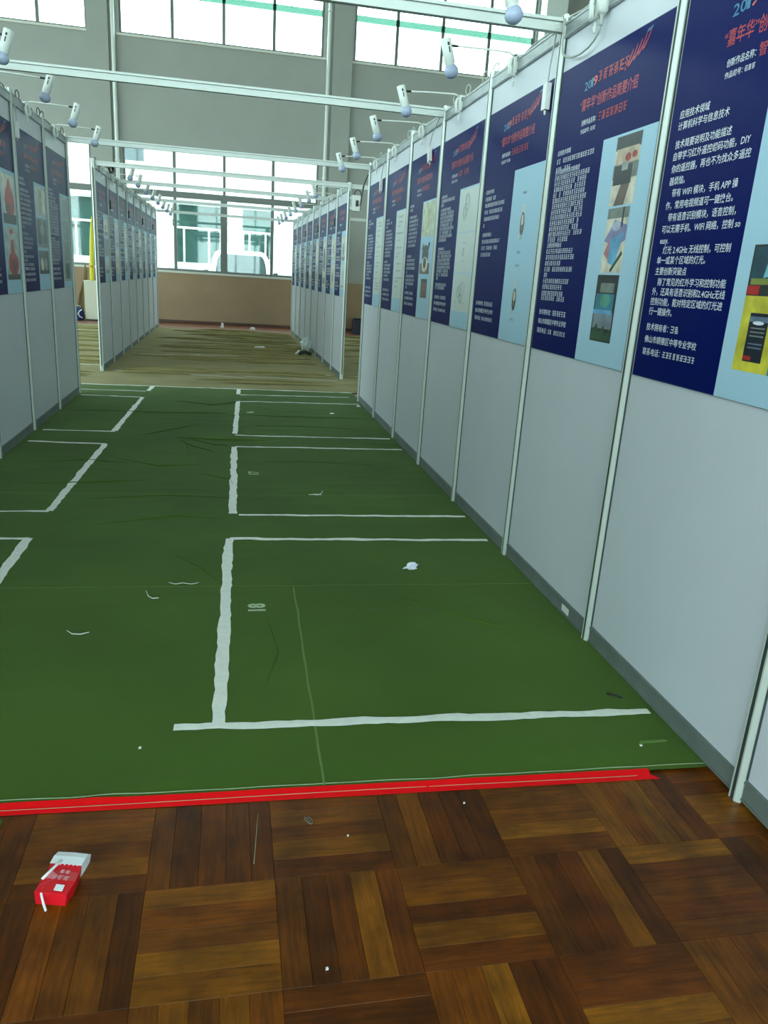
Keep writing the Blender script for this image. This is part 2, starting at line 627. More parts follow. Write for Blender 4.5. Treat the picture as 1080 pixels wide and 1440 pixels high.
def near_fold(pts, rad):
    rings = []
    P = []
    for (xa, ya), (xb, yb) in zip(pts, pts[1:]):
        P += [(xa + (xb - xa) * t / 5, ya + (yb - ya) * t / 5) for t in range(5)]
    P.append(pts[-1])
    for k, (x, y) in enumerate(P):
        t = k / (len(P) - 1)
        r = rad * max(.06, math.sin(math.pi * t) ** .6)
        y += .012 * noise.noise(Vector((x * 2.5, y, 31)))
        rings.append([(x, y + r * 2.2 * math.cos(a), near_z(x, y) + r * .35 + r * math.sin(a)) for a in [q_ * math.pi / 4 for q_ in range(8)]])
    b = MB()
    b.rings(rings)
    b.build('fold', M_green, carpet, True)


for pts, rad in [([(-1.5, 7.58), (-.6, 7.56), (.0, 7.62)], .006), ([(.1, 7.55), (.8, 7.50), (1.35, 7.52)], .005), ([(-.5, 6.42), (-.1, 6.36), (.35, 6.38)], .007),
                 ([(-.42, 6.36), (-.30, 6.12), (-.12, 5.92)], .006), ([(-.38, 6.34), (-.32, 6.0), (-.30, 5.75)], .005), ([(-.35, 6.38), (-.12, 6.18), (.0, 6.15)], .005),
                 ([(-.75, 6.45), (-.5, 6.75), (-.28, 7.0)], .005), ([(-.25, 8.0), (0, 8.25), (.2, 8.55)], .005), ([(-.6, 8.3), (-.2, 8.1), (.05, 8.2)], .005),
                 ([(-1.3, 4.95), (-.9, 4.98), (-.5, 5.08)], .005), ([(-.9, 4.62), (-.4, 4.70), (.0, 4.66)], .004), ([(-.8, 4.1), (-.3, 4.28), (-.02, 4.22)], .004),
                 ([(.7, 3.15), (1.0, 2.85), (1.25, 2.66)], .004), ([(.45, 3.1), (.6, 2.9), (.8, 2.75)], .003), ([(.2, 5.6), (.6, 5.65), (1.1, 5.55)], .004),
                 ([(.2, 7.0), (.6, 7.05), (1.2, 6.95)], .004), ([(-.3, 3.7), (-.15, 3.5), (-.05, 3.3)], .004), ([(-1.4, 5.5), (-1.0, 5.6), (-.7, 5.52)], .004),
                 ([(.15, 2.9), (.18, 2.6), (.12, 2.35)], .003), ([(-.85, 5.7), (-.5, 5.45), (-.2, 5.5)], .004), ([(-.2, 5.25), (.0, 5.1), (.03, 4.9)], .004)]:
    near_fold(pts, rad)


def tape_mesh(p0, p1, width, zf, ragged, lift, seed, step=.035):
    r = random.Random(seed)
    p0, p1 = Vector((*p0, 0)), Vector((*p1, 0))
    d = p1 - p0
    L = d.length
    d /= L
    s = Vector((-d.y, d.x, 0))
    n = max(2, int(L / step))
    b = MB()
    a0 = a1 = 0
    for k in range(n + 1):
        c = p0 + d * (L * k / n)
        a0 = a0 * .6 + r.uniform(-1, 1) * ragged
        a1 = a1 * .6 + r.uniform(-1, 1) * ragged
        wob = .006 * noise.noise(Vector((k * .19, seed, 0)))
        for j, e in enumerate((-width / 2 - a0, 0, width / 2 + a1)):
            q = c + s * (e + wob)
            b.v.append((q.x, q.y, zf(q.x, q.y) + lift + (.0012 if j == 1 else 0)))
        if k:
            i = 3 * k
            for j in (0, 1):
                b.f.append((i - 3 + j, i + j, i + j + 1, i - 2 + j))
    return b


tw = .046
tapes = [((-.17, 2.125), (1.42, 2.075), tw * .8), ((-.035, 2.13), (-.005, 3.88), tw), ((.0, 3.88), (1.42, 3.84), tw * .75),
         ((.015, 4.32), (.03, 6.10), tw), ((.05, 4.30), (1.42, 4.275), tw * .7), ((.04, 6.11), (1.42, 6.12), tw * .75),
         ((.04, 6.63), (.08, 8.38), tw), ((.04, 6.56), (1.40, 6.545), tw * .65), ((.10, 8.36), (1.42, 8.40), tw * .7),
         ((.09, 8.84), (.10, 9.24), tw), ((.11, 8.80), (1.37, 8.88), tw * .6),
         ((-1.55, 3.90), (-1.0, 3.90), tw * .75), ((-1.0, 3.90), (-1.015, 2.15), tw), ((-.96, 6.11), (-1.0, 4.36), tw),
         ((-1.0, 4.355), (-1.55, 4.35), tw * .7), ((-1.53, 6.17), (-.95, 6.12), tw * .75), ((-1.52, 6.61), (-.95, 6.61), tw * .65),
         ((-.96, 6.63), (-.92, 8.42), tw), ((-1.55, 8.47), (-.92, 8.43), tw * .65), ((-.905, 8.87), (-.89, 9.24), tw),
         ((-1.63, 8.86), (-.93, 8.83), tw * .6), ((-1.78, 9.255), (1.46, 9.245), tw * .8), ((-1.55, 2.17), (-.93, 2.15), tw * .8)]
for k, (a, b, wd) in enumerate(tapes):
    tape_mesh(a, b, wd, near_z, .004, .0025, k + 3).build('white_tape', M_tape, carpet, True)
M_seam = mat('seam_thread', rgb(92, 124, 58), .8)
M_thread = mat('pale_thread', rgb(160, 178, 140), .8)
for a, b, wd, mm in [((-1.6, 3.275), (1.45, 3.215), .006, M_seam), ((.285, 3.22), (.262, edge_y(.26) + .01), .008, M_seam),
                     ((-1.6, 4.735), (1.45, 4.72), .005, M_seam)]:
    tape_mesh(a, b, wd, near_z, .0006, .0012, 90).build('seam', mm, carpet, True)
for x0, x1 in ((-2.0, -.7), (-.7, .3), (.3, 1.2), (1.2, 1.44)):
    tape_mesh((x0, edge_y(x0) + .018), (x1, edge_y(x1) + .018), .0035, near_z, .0004, .0012, 91).build('hem_thread', M_thread, carpet, True)
# thin pale lines of tape lying across the brown carpet
for k, (a, b) in enumerate([((-1.5, 10.52), (.2, 10.30)), ((.2, 10.40), (1.42, 10.30)), ((-.2, 10.95), (1.4, 10.80)), ((-2.9, 11.1), (-1.75, 11.05)),
                            ((1.62, 10.75), (2.6, 10.7)), ((-1.4, 12.6), (1.2, 12.9))]):
    tape_mesh(a, b, .02, far_z, .003, .0035, 60 + k).build('white_tape', M_tape, fcarpet, True)

# red tape along the front edge of the green carpet
b = MB()
xs = frange(-2.0, 1.245, .05)
for k, x in enumerate(xs):
    e = edge_y(x) + .0015 * noise.noise(Vector((x * 3, 5, 0)))
    skew = .022 if k == len(xs) - 1 else 0
    for dy, z in ((-.034, .0012), (-.012, .0022), (-.003, .0085), (.006, near_z(x, e + .006) + .002)):
        b.v.append((x + (skew if dy < -.02 else 0), e + dy, z + .0004 * noise.noise(Vector((x * 20, dy * 90, 2)))))
    if k:
        i = 4 * k
        for j in range(3):
            b.f.append((i - 4 + j, i + j, i + j + 1, i - 3 + j))
rt = tag(b.build('red_tape', M_redtape, smooth=True), 'long red adhesive tape along the carpet edge on the parquet', 'tape')
for x0, x1 in ((-1.9, -.62), (-.60, -.10), (-.12, .55), (.56, 1.2)):
    b = MB()
    b.tube([(x, edge_y(x) - .014 + .002 * math.sin(x * 4), .0030) for x in frange(x0, x1, .06)], .0006, 4)
    b.build('crease', M_thread, rt)
tag(boxes('carpet_scrap', [(-.78, -.566, 1.722, 1.756, 0, .004)], M_green), 'small green carpet scrap poking out below the red tape', 'carpet')

# stencilled booth numbers sprayed on the carpet


def text_mesh(s, size=1.0, bold=0.0):
    cu = bpy.data.curves.new('text', 'FONT')
    cu.body = s
    cu.size = size
    cu.resolution_u = 2
    cu.offset = bold
    o = bpy.data.objects.new('text', cu)
    col.objects.link(o)
    bpy.context.view_layer.update()
    me = bpy.data.meshes.new_from_object(o.evaluated_get(bpy.context.evaluated_depsgraph_get()))
    bpy.data.objects.remove(o)
    bpy.data.curves.remove(cu)
    return me


def add_text(b, s, x, y, height, width=None, m=None, bold=0.012, slant=0):
    """lay the string flat into the collector b: left x, centre y, letter height; optional total width"""
    me = text_mesh(s, 1.0, bold)
    if not me.vertices:
        return
    xs_ = [v.co.x for v in me.vertices]
    ys_ = [v.co.y for v in me.vertices]
    sx = (width / (max(xs_) - min(xs_))) if width else height / .92
    sy = height / .92
    x0 = min(xs_)
    i0 = len(b.v)
    k = b._m(m)
    for v in me.vertices:
        yy = (v.co.y - .36) * sy
        b.v.append((x + (v.co.x - x0) * sx + slant * yy, y + yy, 0))
    for p in me.polygons:
        b.f.append(tuple(i0 + q for q in p.vertices))
        b.mi.append(k)
    bpy.data.meshes.remove(me)


M_spray = mat('spray_paint', rgb(176, 198, 160), .8, noise_amt=.15, noise_scale=60)
for s, x, y in (('18', .068, 2.965), ('17', .118, 5.235), ('16', .15, 7.66)):
    b = MB()
    add_text(b, s, 0, 0, .088, .080, bold=.045)
    v2 = []
    for (u, v, _) in b.v:                      # text runs along +Y, tops of the figures towards -X
        X, Y = x + .042 - v, y + u
        v2.append((X, Y, near_z(X, Y) + .0022))
    b.v = v2
    b.build('sprayed_number', M_spray, carpet)

# ------------------------------------------------------------------ partitions
PH, PW = 2.533, 1.0


def post_mesh():
    b = MB()
    prof = []
    R, g, dp = .023, .0072, .016
    for k in range(4):
        a = k * math.pi / 2
        ca, sa = math.cos(a), math.sin(a)
        for (n, t) in ((R, -R * .55), (R, -g), (R - dp, -g), (R - dp, g), (R, g), (R, R * .55)):
            prof.append((n * ca - t * sa, n * sa + t * ca))
    b.rings([[(x, y, z) for x, y in prof] for z in (0, PH)])
    return b.mesh('post', M_alu)


def rail_mesh(z0, z1, th, m=None):
    b = MB()
    b.box(-th, th, .018, PW - .018, z0, z1)
    b.box(-th - .003, th + .003, .018, PW - .018, z1 - .012, z1 - .004)
    b.box(-th - .003, th + .003, .018, PW - .018, z0 + .004, z0 + .010)
    return b.mesh('rail', m or M_rail)


_g = MB()  # dark strips painting in the shade of post grooves and panel-edge gaps
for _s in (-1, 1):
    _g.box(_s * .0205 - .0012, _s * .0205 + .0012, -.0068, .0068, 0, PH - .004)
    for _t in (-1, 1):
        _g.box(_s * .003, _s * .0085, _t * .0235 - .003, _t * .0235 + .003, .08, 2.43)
ME_groove_shade = _g.mesh('groove_shade_strip', mat('groove_shade_grey', rgb(52, 64, 62), .6))
ME_post, ME_top, ME_bot = post_mesh(), rail_mesh(2.435, 2.50, .014), rail_mesh(.008, .078, .009, mat('base_rail', rgb(116, 126, 122), .55, metal=.2, noise_amt=.1, noise_scale=9))
_b = MB()
_b.box(-.003, .003, .015, PW - .015, .07, 2.44)
ME_panel = _b.mesh('panel', M_panel)


class Wall:
    """side = -1: the display face looks towards -x (right of the aisle), +1: towards +x"""

    def __init__(self, x, y, n, side, label, rot=0.0):
        self.side, self.n = side, n
        self.M = Matrix.Translation((x, y, 0)) @ Matrix.Rotation(rot, 4, 'Z')
        self.root = thing('exhibition_partition', self.M, label, 'partition')
        for i in range(n + 1):
            o = link('post', ME_post, self.root)
            o.location = (0, i * PW, 0)
            link('groove_shade_strip', ME_groove_shade, o)
        for i in range(n):
            for nm, me in (('panel', ME_panel), ('top_rail', ME_top), ('bottom_rail', ME_bot)):
                o = link(nm, me, self.root)
                o.location = (0, i * PW, 0)

    def frame(self, i):
        """poster frame: X = reading direction, Y = up, Z = out of the wall; origin bottom-left of poster"""
        s = self.side
        y = (i + 1) * PW - .04 if s < 0 else i * PW + .04
        F = Matrix((((0, 0, s, s * .0032)), ((s, 0, 0, y)), ((0, 1, 0, 1.10)), ((0, 0, 0, 1))))
        return self.M @ F

    def at(self, x, y, z):
        """x measured out from the wall plane into the aisle"""
        return self.M @ Vector((self.side * x, y, z))

    def loc(self, y, z=0.0, flip=True):
        """frame with local +X pointing into the aisle"""
        T = self.M @ Matrix.Translation((0, y, z))
        return T @ Matrix.Rotation(math.pi, 4, 'Z') if self.side < 0 else T


NRY = 1.6248 - 2
WR = Wall(1.453, NRY, 9, -1, 'long white panel partition with the yellow-square poster along the green carpet')
WL = Wall(-1.592, .60, 8, 1, 'white panel partition with the red lantern photo poster along the green carpet')
FL = Wall(-1.625, 10.42, 8, 1, 'white panel partition on the brown carpet hiding part of the tan cabinet')
FR = Wall(1.505, 10.52, 8, -1, 'white panel partition on the brown carpet with a plastic bag at its foot', rot=.012)

# ------------------------------------------------------------------ cross beams


def beam_mesh(L):
    b = MB()
    b.box(0, L, -.017, .017, 2.462, 2.496)
    b.box(0, L, -.022, .022, 2.502, 2.515)
    b.box(0, L, -.010, .010, 2.496, 2.502)
    for x in (.03, L - .03):
        b.box(x - .010, x + .010, -.0195, .0195, 2.470, 2.488)
    return b.mesh('cross_beam', M_beam)


def beam(x0, x1, y, label, y1=None):
    L = x1 - x0
    o = link('cross_beam', beam_mesh(L))
    o.location = (x0, y, 0)
    o.rotation_euler = (0, 0, 0 if y1 is None else math.atan2(y1 - y, L))
    tag(o, label, 'beam', 'cross beams tying the partition tops')


for i, t in ((4, 'post between the three-photo poster and the wristband poster'), (6, 'post between the drawing poster and the dark claw poster'),
             (9, 'end posts of both near partitions')):
    beam(-1.57, 1.432, NRY + i, 'white cross beam over the green carpet meeting the ' + t)
for k, t in ((0, 'first posts'), (2, 'third posts'), (5, 'sixth posts'), (8, 'last posts by the window')):
    y = 10.47 + k
    beam(-1.60, 1.505 - .012 * k - .022, y, 'white cross beam over the brown carpet joining the partitions at their ' + t)
beam(1.527, 5.2, 10.53, 'white cross beam running sideways from the post with the junction box')
beam(1.44, 5.2, 16.4, 'far white cross beam running sideways behind the junction box')

# ------------------------------------------------------------------ posters
NAVY_H = .855        # the pale column reaches this high
rp = random.Random(11)


def greek(b, x, y, size, n, m=None, detail=True, seed=0):
    """n blocky brush-stroke characters of blurred small print"""
    for k in range(n):
        cx = x + k * size * 1.04
        if rp.random() < .05 and k > 1:
            continue
        s = size * .46
        bars = rp.choice((3, 3, 4))
        th = size * .07
        for j in range(bars):
            yy = y - s + th + (2 * s - 2 * th) * j / (bars - 1)
            a, c = rp.uniform(-1, -.5) * s, rp.uniform(.5, 1) * s
            b.poly([(cx + size / 2 + a, yy - th, 0), (cx + size / 2 + c, yy - th, 0), (cx + size / 2 + c, yy + th, 0), (cx + size / 2 + a, yy + th, 0)], m)
        for j in range(2):
            xx = cx + size / 2 + rp.uniform(-.7, .7) * s
            b.poly([(xx - th, y - s, 0), (xx + th, y - s, 0), (xx + th, y + s * .95, 0), (xx - th, y + s * .95, 0)], m)


def lift(b, z):
    b.v = [(x, y, z) for x, y, _ in b.v]
    return b


def rect(b, x0, x1, y0, y1, m, z=0):
    b.poly([(x0, y0, z), (x1, y0, z), (x1, y1, z), (x0, y1, z)], m)


def photo(root, x0, x1, y0, y1, bg, marks, name='photo', z=.0068):
    """flat print: background plus coloured patches given in 0..1 of the picture"""
    b = MB()
    rect(b, x0, x1, y0, y1, bg, z)
    for k, (pts, m) in enumerate(marks):
        b.poly([(x0 + u * (x1 - x0), y0 + v * (y1 - y0), z + .0002 + .00008 * k) for u, v in pts], m)
    return b.build(name, None, root)


def q(u0, u1, v0, v1):
    return [(u0, v0), (u1, v0), (u1, v1), (u0, v1)]


def ell(cx, cy, rx, ry, n=14):
    return [(cx + rx * math.cos(2 * math.pi * k / n), cy + ry * math.sin(2 * math.pi * k / n)) for k in range(n)]


def C(name, r, g, b):
    return mat('print_' + name, rgb(r, g, b), .4, noise_amt=.30, noise_scale=16)


HEAD2 = '“嘉年华”创新作品简要介绍'
OWNER = ['技术拥有者：', '佛山市顺德区中等专业学校', '联系电话：']


def poster(wall, i, label, body=None, near=True, group=None, paper=False):
    root = thing('poster', wall.frame(i), label, 'poster', group)
    W, H = .92, 1.2
    b = MB()
    b.box(0, W, 0, H, 0, .0055, M_edge)
    rect(b, .002, W - .002, .002, H - .002, M_navy, .0058)
    b.build('board', None, root)
    b = MB()
    rect(b, .502, W - .002, .002, NAVY_H, M_pale if not paper else M_pale, .0062)
    b.build('pale_column', None, root)
    t, r = MB(), MB()
    # headline emblem
    if near:
        add_text(r, '2', .255, 1.092, .042, .030, M_cyan)
        add_text(r, '0', .288, 1.094, .042, .030, M_cyan)
        add_text(r, '1', .318, 1.096, .044, .016, M_cyan)
        add_text(r, '9', .336, 1.098, .046, .034, mat('print_orange', rgb(206, 120, 60), .4))
        greek(r, .375, 1.105, .042, 6, M_red)
        for k in range(5):                              # swooping strokes ending the emblem
            a0 = .30 + .05 * k
            pts = [(.60 + .03 * k + .05 * tt, 1.082 + .010 * k + .055 * tt ** 1.6) for tt in (0, .25, .5, .75, 1)]
            for p_, n_ in zip(pts, pts[1:]):
                r.poly([(p_[0], p_[1] - .006, 0), (n_[0], n_[1] - .006, 0), (n_[0], n_[1] + .006, 0), (p_[0], p_[1] + .006, 0)], M_red)
        r.poly([(.735, 1.168, 0), (.775, 1.176, 0), (.780, 1.184, 0), (.742, 1.178, 0)], M_cyan)
        add_text(r, HEAD2, .235, 1.020, .046, .485, M_red, .010)
        add_text(t, '创新作品名称：', .268, .951, .022, .135, None, .006)
        if body == 'full':
            add_text(r, '智能', .415, .953, .036, .076, M_red, .01)
            greek(r, .495, .953, .034, 5, M_red)
        else:
            greek(r, .415, .953, .034, 7, M_red)
        add_text(t, '作品编号：', .268, .918, .018, .085, None, .006)
        greek(t, .360, .918, .016, 3)
        if body == 'full':
            lines = [(.85, '应用技术领域'), (.815, '计算机科学与信息技术'), (.760, '技术简要说明及功能描述'), (.724, '自带学习红外遥控编码功能，DIY'),
                     (.686, '你的遥控器，再也不为找众多遥控'), (.648, '器烦恼。'), (.610, '   带有 WIFI 模块，手机 APP 操'), (.572, '作，常用电视频道可一键换台。'),
                     (.534, '   带有语音识别模块，语音控制，'), (.497, '可以无需手机、WIFI 网络，控制 so'), (.462, 'easy.'), (.430, '   灯光 2.4GHz 无线控制，可控制'),
                     (.397, '单一或某个区域的灯光。'), (.362, '主要创新突破点'), (.327, '   除了常见的红外学习和控制功能'), (.295, '外，还具有语音识别和2.4GHz无线'),
                     (.262, '控制功能，能对特定区域的灯光进'), (.229, '行一键操作。')]
            for y, s in lines:
                ind = len(s) - len(s.lstrip())
                add_text(t, s.strip(), .05 + ind * .009, y, .0255, None, None, .007)
        else:
            for kind, y, n in body:
                if kind == 't':
                    add_text(t, n, .05, y, .0215, None, None, .007)
                else:
                    greek(t, .05, y, .0215, n)
        for s, y in zip(OWNER, (.176, .134, .091)):
            add_text(t, s, .05, y, .0245, None, None, .007)
        greek(t, .205, .176, .024, 2 if body == 'full' else 6)
        greek(t, .178, .091, .021, 9)
    else:
        greek(r, .26, 1.10, .055, 8, M_red)
        greek(r, .25, 1.02, .045, 9, M_red)
        greek(t, .27, .945, .03, 6)
        y = .85
        while y > .27:
            greek(t, .05, y, .028, rp.choice((14, 15, 15, 12, 8)))
            y -= rp.choice((.038, .038, .038, .07))
        for y in (.18, .135, .09):
            greek(t, .05, y, .028, rp.choice((7, 11, 9)))
    lift(t, .0066).build('printed_text', M_txt, root)['kind'] = 'stuff'
    lift(r, .0066).build('printed_title', None, root)['kind'] = 'stuff'
    return root


def body_lines(*blocks):
    """blocks of (start y, spacing, [lengths]) after a heading"""
    out = []
    for head, y, sp, lens in blocks:
        if head:
            out.append(('t', y, head))
            y -= sp
        for n in lens:
            out.append(('g', y, n))
            y -= sp
    return out


H1, H2_, H3 = '应用技术领域', '技术简要说明及功能描述', '主要创新突破点'
G = 'posters on the near partitions'
c_sk, c_dk, c_gr = C('skin_tan', 196, 176, 150), C('charcoal', 38, 44, 44), C('mid_grey', 118, 126, 120)
c_teal, c_blue, c_green = C('teal_screen', 54, 128, 150), C('sky_blue', 96, 160, 200), C('leaf_green', 40, 74, 48)
c_brown, c_cream, c_or = C('brown', 100, 84, 72), C('cream', 216, 208, 190), C('orange', 226, 96, 52)
c_gold, c_pink, c_white = C('yellow_card', 206, 196, 60), C('pink', 186, 120, 130), C('white', 214, 224, 220)
c_red = C('lantern_red', 168, 32, 28)

# 1 - remote control poster with the yellow square
p = poster(WR, 2, 'navy poster with a yellow square of phone screens on its pale column', 'full', group=G)
photo(p, .565, .80, .09, .30, c_gold, [])
photo(p, .565, .675, .298, .435, c_dk, [(q(.05, .95, .30, .95), C('night_blue', 30, 66, 80)), ([(.55, .35), (.95, .4), (.95, .95), (.72, .95)], C('glow_blue', 120, 176, 190)),
                                        (q(.1, .9, .22, .34), C('olive_glow', 120, 130, 60)), (q(.02, .5, .02, .2), c_red)], z=.0072)
photo(p, .700, .86, .25, .435, c_dk, [(ell(.5, .2, .45, .3), c_or), (q(.1, .9, .4, .9), C('plum', 110, 40, 52))], z=.0074)
photo(p, .604, .685, .118, .252, C('phone_navy', 16, 26, 44), [(q(0, 1, .82, .93), C('slate', 96, 116, 140)), (ell(.5, .80, .3, .04), c_white),
      (q(.15, .9, .68, .71), c_gr), (q(.15, .9, .60, .63), c_gr), (q(.15, .9, .52, .55), c_gr), (q(.15, .9, .36, .39), C('slate', 96, 116, 140)),
      (q(.15, .9, .28, .31), C('slate', 96, 116, 140)), (q(.02, .45, .03, .12), c_red)], z=.0074)
photo(p, .72, .79, .09, .15, c_teal, [], z=.0074)
photo(p, .60, .70, .50, .70, c_cream, [(ell(.5, .8, .3, .15), c_dk), (ell(.3, .3, .1, .1), c_gr)])

# 2 - three photographs
p = poster(WR, 3, 'navy poster with three tall product photographs one above the other',
           body_lines((H1, .862, .034, [17, 7]), (H2_, .782, .0238, [16, 15, 15, 15, 16, 15, 15, 15, 14, 14, 16, 10]),
                      (H3, .472, .026, [13, 14, 8, 14, 2, 13, 10]), (None, .262, .022, [12, 12])), group=G)
photo(p, .625, .815, .60, .845, c_cream, [(q(0, 1, .80, 1), c_dk), (q(.05, .95, .58, .82), c_sk), (ell(.55, .68, .12, .06), c_red), (ell(.8, .7, .1, .05), c_red),
      (q(.0, 1, .38, .60), c_gr), (q(.05, .78, .30, .58), c_dk), (q(.35, .6, .5, .62), C('grey_light', 150, 156, 150)), ([(.2, 0), (.62, 0), (.75, .3), (.4, .3)], c_brown)])
photo(p, .63, .80, .355, .592, c_cream, [(q(0, 1, .84, 1), c_gr), ([(0, .5), (.4, .82), (1, .72), (1, .5), (.6, .4)], C('lilac', 130, 130, 170)), (q(.7, .78, .7, 1), c_dk),
      ([(.25, .5), (.9, .62), (.62, .1), (.3, .16)], c_blue), ([(.05, .3), (.3, .55), (.3, .2)], c_pink), ([(.45, .05), (.5, 0), (.95, .28), (.9, .34)], c_green),
      (ell(.5, .72, .2, .08), C('lavender', 170, 180, 200))])
photo(p, .617, .795, .092, .347, C('dark_green_black', 22, 32, 34), [(q(.2, .85, .74, .88), c_gr), (q(.05, .9, .42, .72), c_teal), (ell(.5, .62, .25, .1), C('sea_green', 80, 150, 130)),
      (q(.05, .95, .2, .44), C('haze_grey', 126, 140, 152)), (q(.0, .9, .42, .48), c_blue), ([(0, .02), (1, .02), (.9, .22), (.72, .1), (.6, .25), (.4, .14), (.25, .28), (.05, .12)], c_green)])

# 3 - wristband
p = poster(WR, 4, 'navy poster with two wristband photographs on a plain pale column',
           body_lines((H1, .785, .036, [9]), (None, .715, .036, [15, 14, 13, 1]), (H3, .555, .036, [14, 13, 8])), group=G)
rect_b = MB()
for x, y in ((.655, .735), (.655, .52), (.655, .45), (.655, .115), (.655, .385)):
    greek(rect_b, x, y, .013, 4)
lift(rect_b, .0068).build('caption', c_gr, p)['kind'] = 'stuff'
for y in (.595, .225):
    photo(p, .655, .725, y - .085, y + .085, M_pale,
          [(q(.35, .7, .72, 1.0), c_cream), (ell(.5, .45, .42, .34), c_brown), (ell(.48, .55, .22, .16), c_cream), (ell(.52, .3, .25, .12), c_dk),
           (ell(.52, .32, .14, .08), c_gr), ([(.05, .2), (.3, .1), (.2, 0), (.02, .05)], c_cream)])

# 4 - pale line drawings
p = poster(WR, 5, 'navy poster with three faint line drawings on white sheets',
           body_lines((H1, .84, .026, [15, 3]), (H2_, .755, .0245, [15, 16, 15, 14, 16, 15, 15, 9]), (H3, .50, .0245, [15, 16, 15, 15, 16, 14, 14, 3]), (None, .262, .022, [13, 11])), group=G)
for k, (a, c) in enumerate(((.59, .845), (.345, .585), (.105, .34))):
    photo(p, .515, .905, a, c, M_paper, [])
b = MB()
for k, cy in enumerate((.73, .47, .22)):
    n = 5 if k != 1 else 1
    for j in range(n):
        cx, yy, rr = (.69 + (rp.uniform(-.06, .06) if n > 1 else 0), cy + (rp.uniform(-.05, .05) if n > 1 else 0), rp.uniform(.02, .045))
        pts = [(cx + rr * math.cos(2 * math.pi * s / 18) * (.6 if k == 1 else 1), yy + rr * 1.2 * math.sin(2 * math.pi * s / 18), .0072) for s in range(19)]
        b.tube(pts, .0011, 3)
for x, y in ((.68, .525), (.72, .525), (.68, .415), (.72, .415), (.60, .16), (.78, .16)):
    b.lathe((x, y, .0065), (0, 0, 1), [(0, .006), (.0008, .006)], 6)
b.build('line_drawing', c_gr, p)['kind'] = 'stuff'

# 5 - dark claw photographs
p = poster(WR, 6, 'navy poster with photographs of a dark claw-like device',
           body_lines((H1, .85, .03, [5]), (H2_, .765, .031, [14, 14, 13, 14, 13, 13, 12]), (H3, .465, .031, [13, 13, 14, 2, 13, 14]), (None, .25, .03, [13, 3])), group=G)
photo(p, .515, .905, .60, .845, C('pale_olive', 190, 198, 170), [(ell(.5, .5, .1, .3), C('straw', 178, 180, 130))])
photo(p, .53, .83, .33, .56, M_pale, [(ell(.5, .62, .34, .3), c_dk), ([(.1, .8), (.25, .98), (.32, .95), (.25, .7)], c_dk), ([(.6, .75), (.8, 1), (.95, .96), (.8, .7)], c_dk),
      ([(0, 0), (1, 0), (1, .34), (0, .34)], c_brown), (ell(.5, .3, .3, .24), c_cream), (ell(.5, .34, .16, .17), c_dk)])
photo(p, .60, .80, .155, .295, c_brown, [(ell(.5, .5, .32, .3), C('dull_red_brown', 120, 78, 62)), (q(.1, .9, .8, .98), c_dk), (q(.0, .12, 0, 1), c_gr)])

# 6, 7 - white forms
for i, lab in ((7, 'navy poster with a white printed form, next but one from the partition end post'), (8, 'navy poster with a white printed form, beside the partition end post')):
    p = poster(WR, i, lab, body_lines((H1, .80 + .045 * (i == 8), .031, [12, 4]), (H2_, .70, .031, [14, 15, 14, 15, 14, 12, 13]), (H3, .43, .031, [14, 13, 14, 9]), (None, .27, .03, [12])), group=G)
    photo(p, .53, .90, .12, .845, M_paper, [])
    b = MB()
    y = .80
    while y > .16:
        greek(b, .56 + rp.uniform(0, .06), y, .013, rp.randint(6, 20))
        y -= rp.choice((.03, .045, .06))
    lift(b, .0074).build('form_print', c_gr, p)['kind'] = 'stuff'

# left near partition
p = poster(WL, 5, 'navy poster with two photographs of red lantern-like models',
           body_lines((H1, .84, .034, [12]), (H2_, .74, .034, [14, 14, 15, 14, 13, 12]), (H3, .46, .034, [14, 12, 14])), group=G)
photo(p, .54, .88, .49, .825, c_cream, [(ell(.55, .45, .38, .33), c_red), ([(.35, .7), (.55, .95), (.75, .7)], c_red), (q(0, 1, 0, .2), c_dk), (ell(.4, .3, .2, .12), C('deep_red', 96, 18, 20))])
photo(p, .54, .88, .10, .475, C('pale_grey', 176, 182, 176), [([(.3, .1), (.75, .1), (.62, .75), (.42, .75)], c_red), (ell(.52, .3, .40, .22), c_red), (ell(.5, .9, .12, .05), c_red), (q(0, 1, 0, .1), c_dk),
      (ell(.55, .28, .2, .1), C('deep_red', 96, 18, 20))])
p = poster(WL, 6, 'navy poster with three grey photographs beside the red lantern poster',
           body_lines((H1, .84, .034, [8]), (H2_, .76, .034, [13, 14, 13, 15, 14, 14, 13, 3]), (H3, .44, .034, [14, 14, 12, 3]), (None, .27, .03, [13, 4, 13, 3])), group=G)
photo(p, .53, .89, .60, .835, C('pale_grey', 176, 182, 176), [(q(.3, .6, .1, .9), C('sage', 140, 150, 120)), (q(.65, .95, .1, .9), c_cream)])
photo(p, .53, .89, .35, .585, c_gr, [(q(.05, .4, .1, .95), c_dk), (q(.55, .9, .15, .9), C('grey_dim', 84, 92, 90)), (ell(.5, .6, .2, .2), C('grey_light', 150, 156, 150))])
photo(p, .53, .89, .135, .325, C('grey_dim', 84, 92, 90), [(ell(.3, .4, .15, .3), c_cream), (ell(.68, .42, .15, .28), C('grey_light', 150, 156, 150)), (q(0, 1, 0, .15), c_dk)])
p = poster(WL, 7, 'navy poster with a narrow strip of photographs, beside the partition end post',
           body_lines((H1, .85, .03, [9, 12]), (H2_, .76, .0255, [15] * 11), (H3, .44, .0255, [15] * 7), (None, .25, .0255, [13, 12])), group=G)
photo(p, .54, .87, .06, .83, C('grey_light', 150, 156, 150), [(q(.2, .8, .75, .97), C('steel', 110, 130, 138)), (q(.2, .8, .5, .73), C('steel', 110, 130, 138)), (q(.2, .8, .25, .48), c_gr), (q(.2, .8, .03, .22), c_green)])

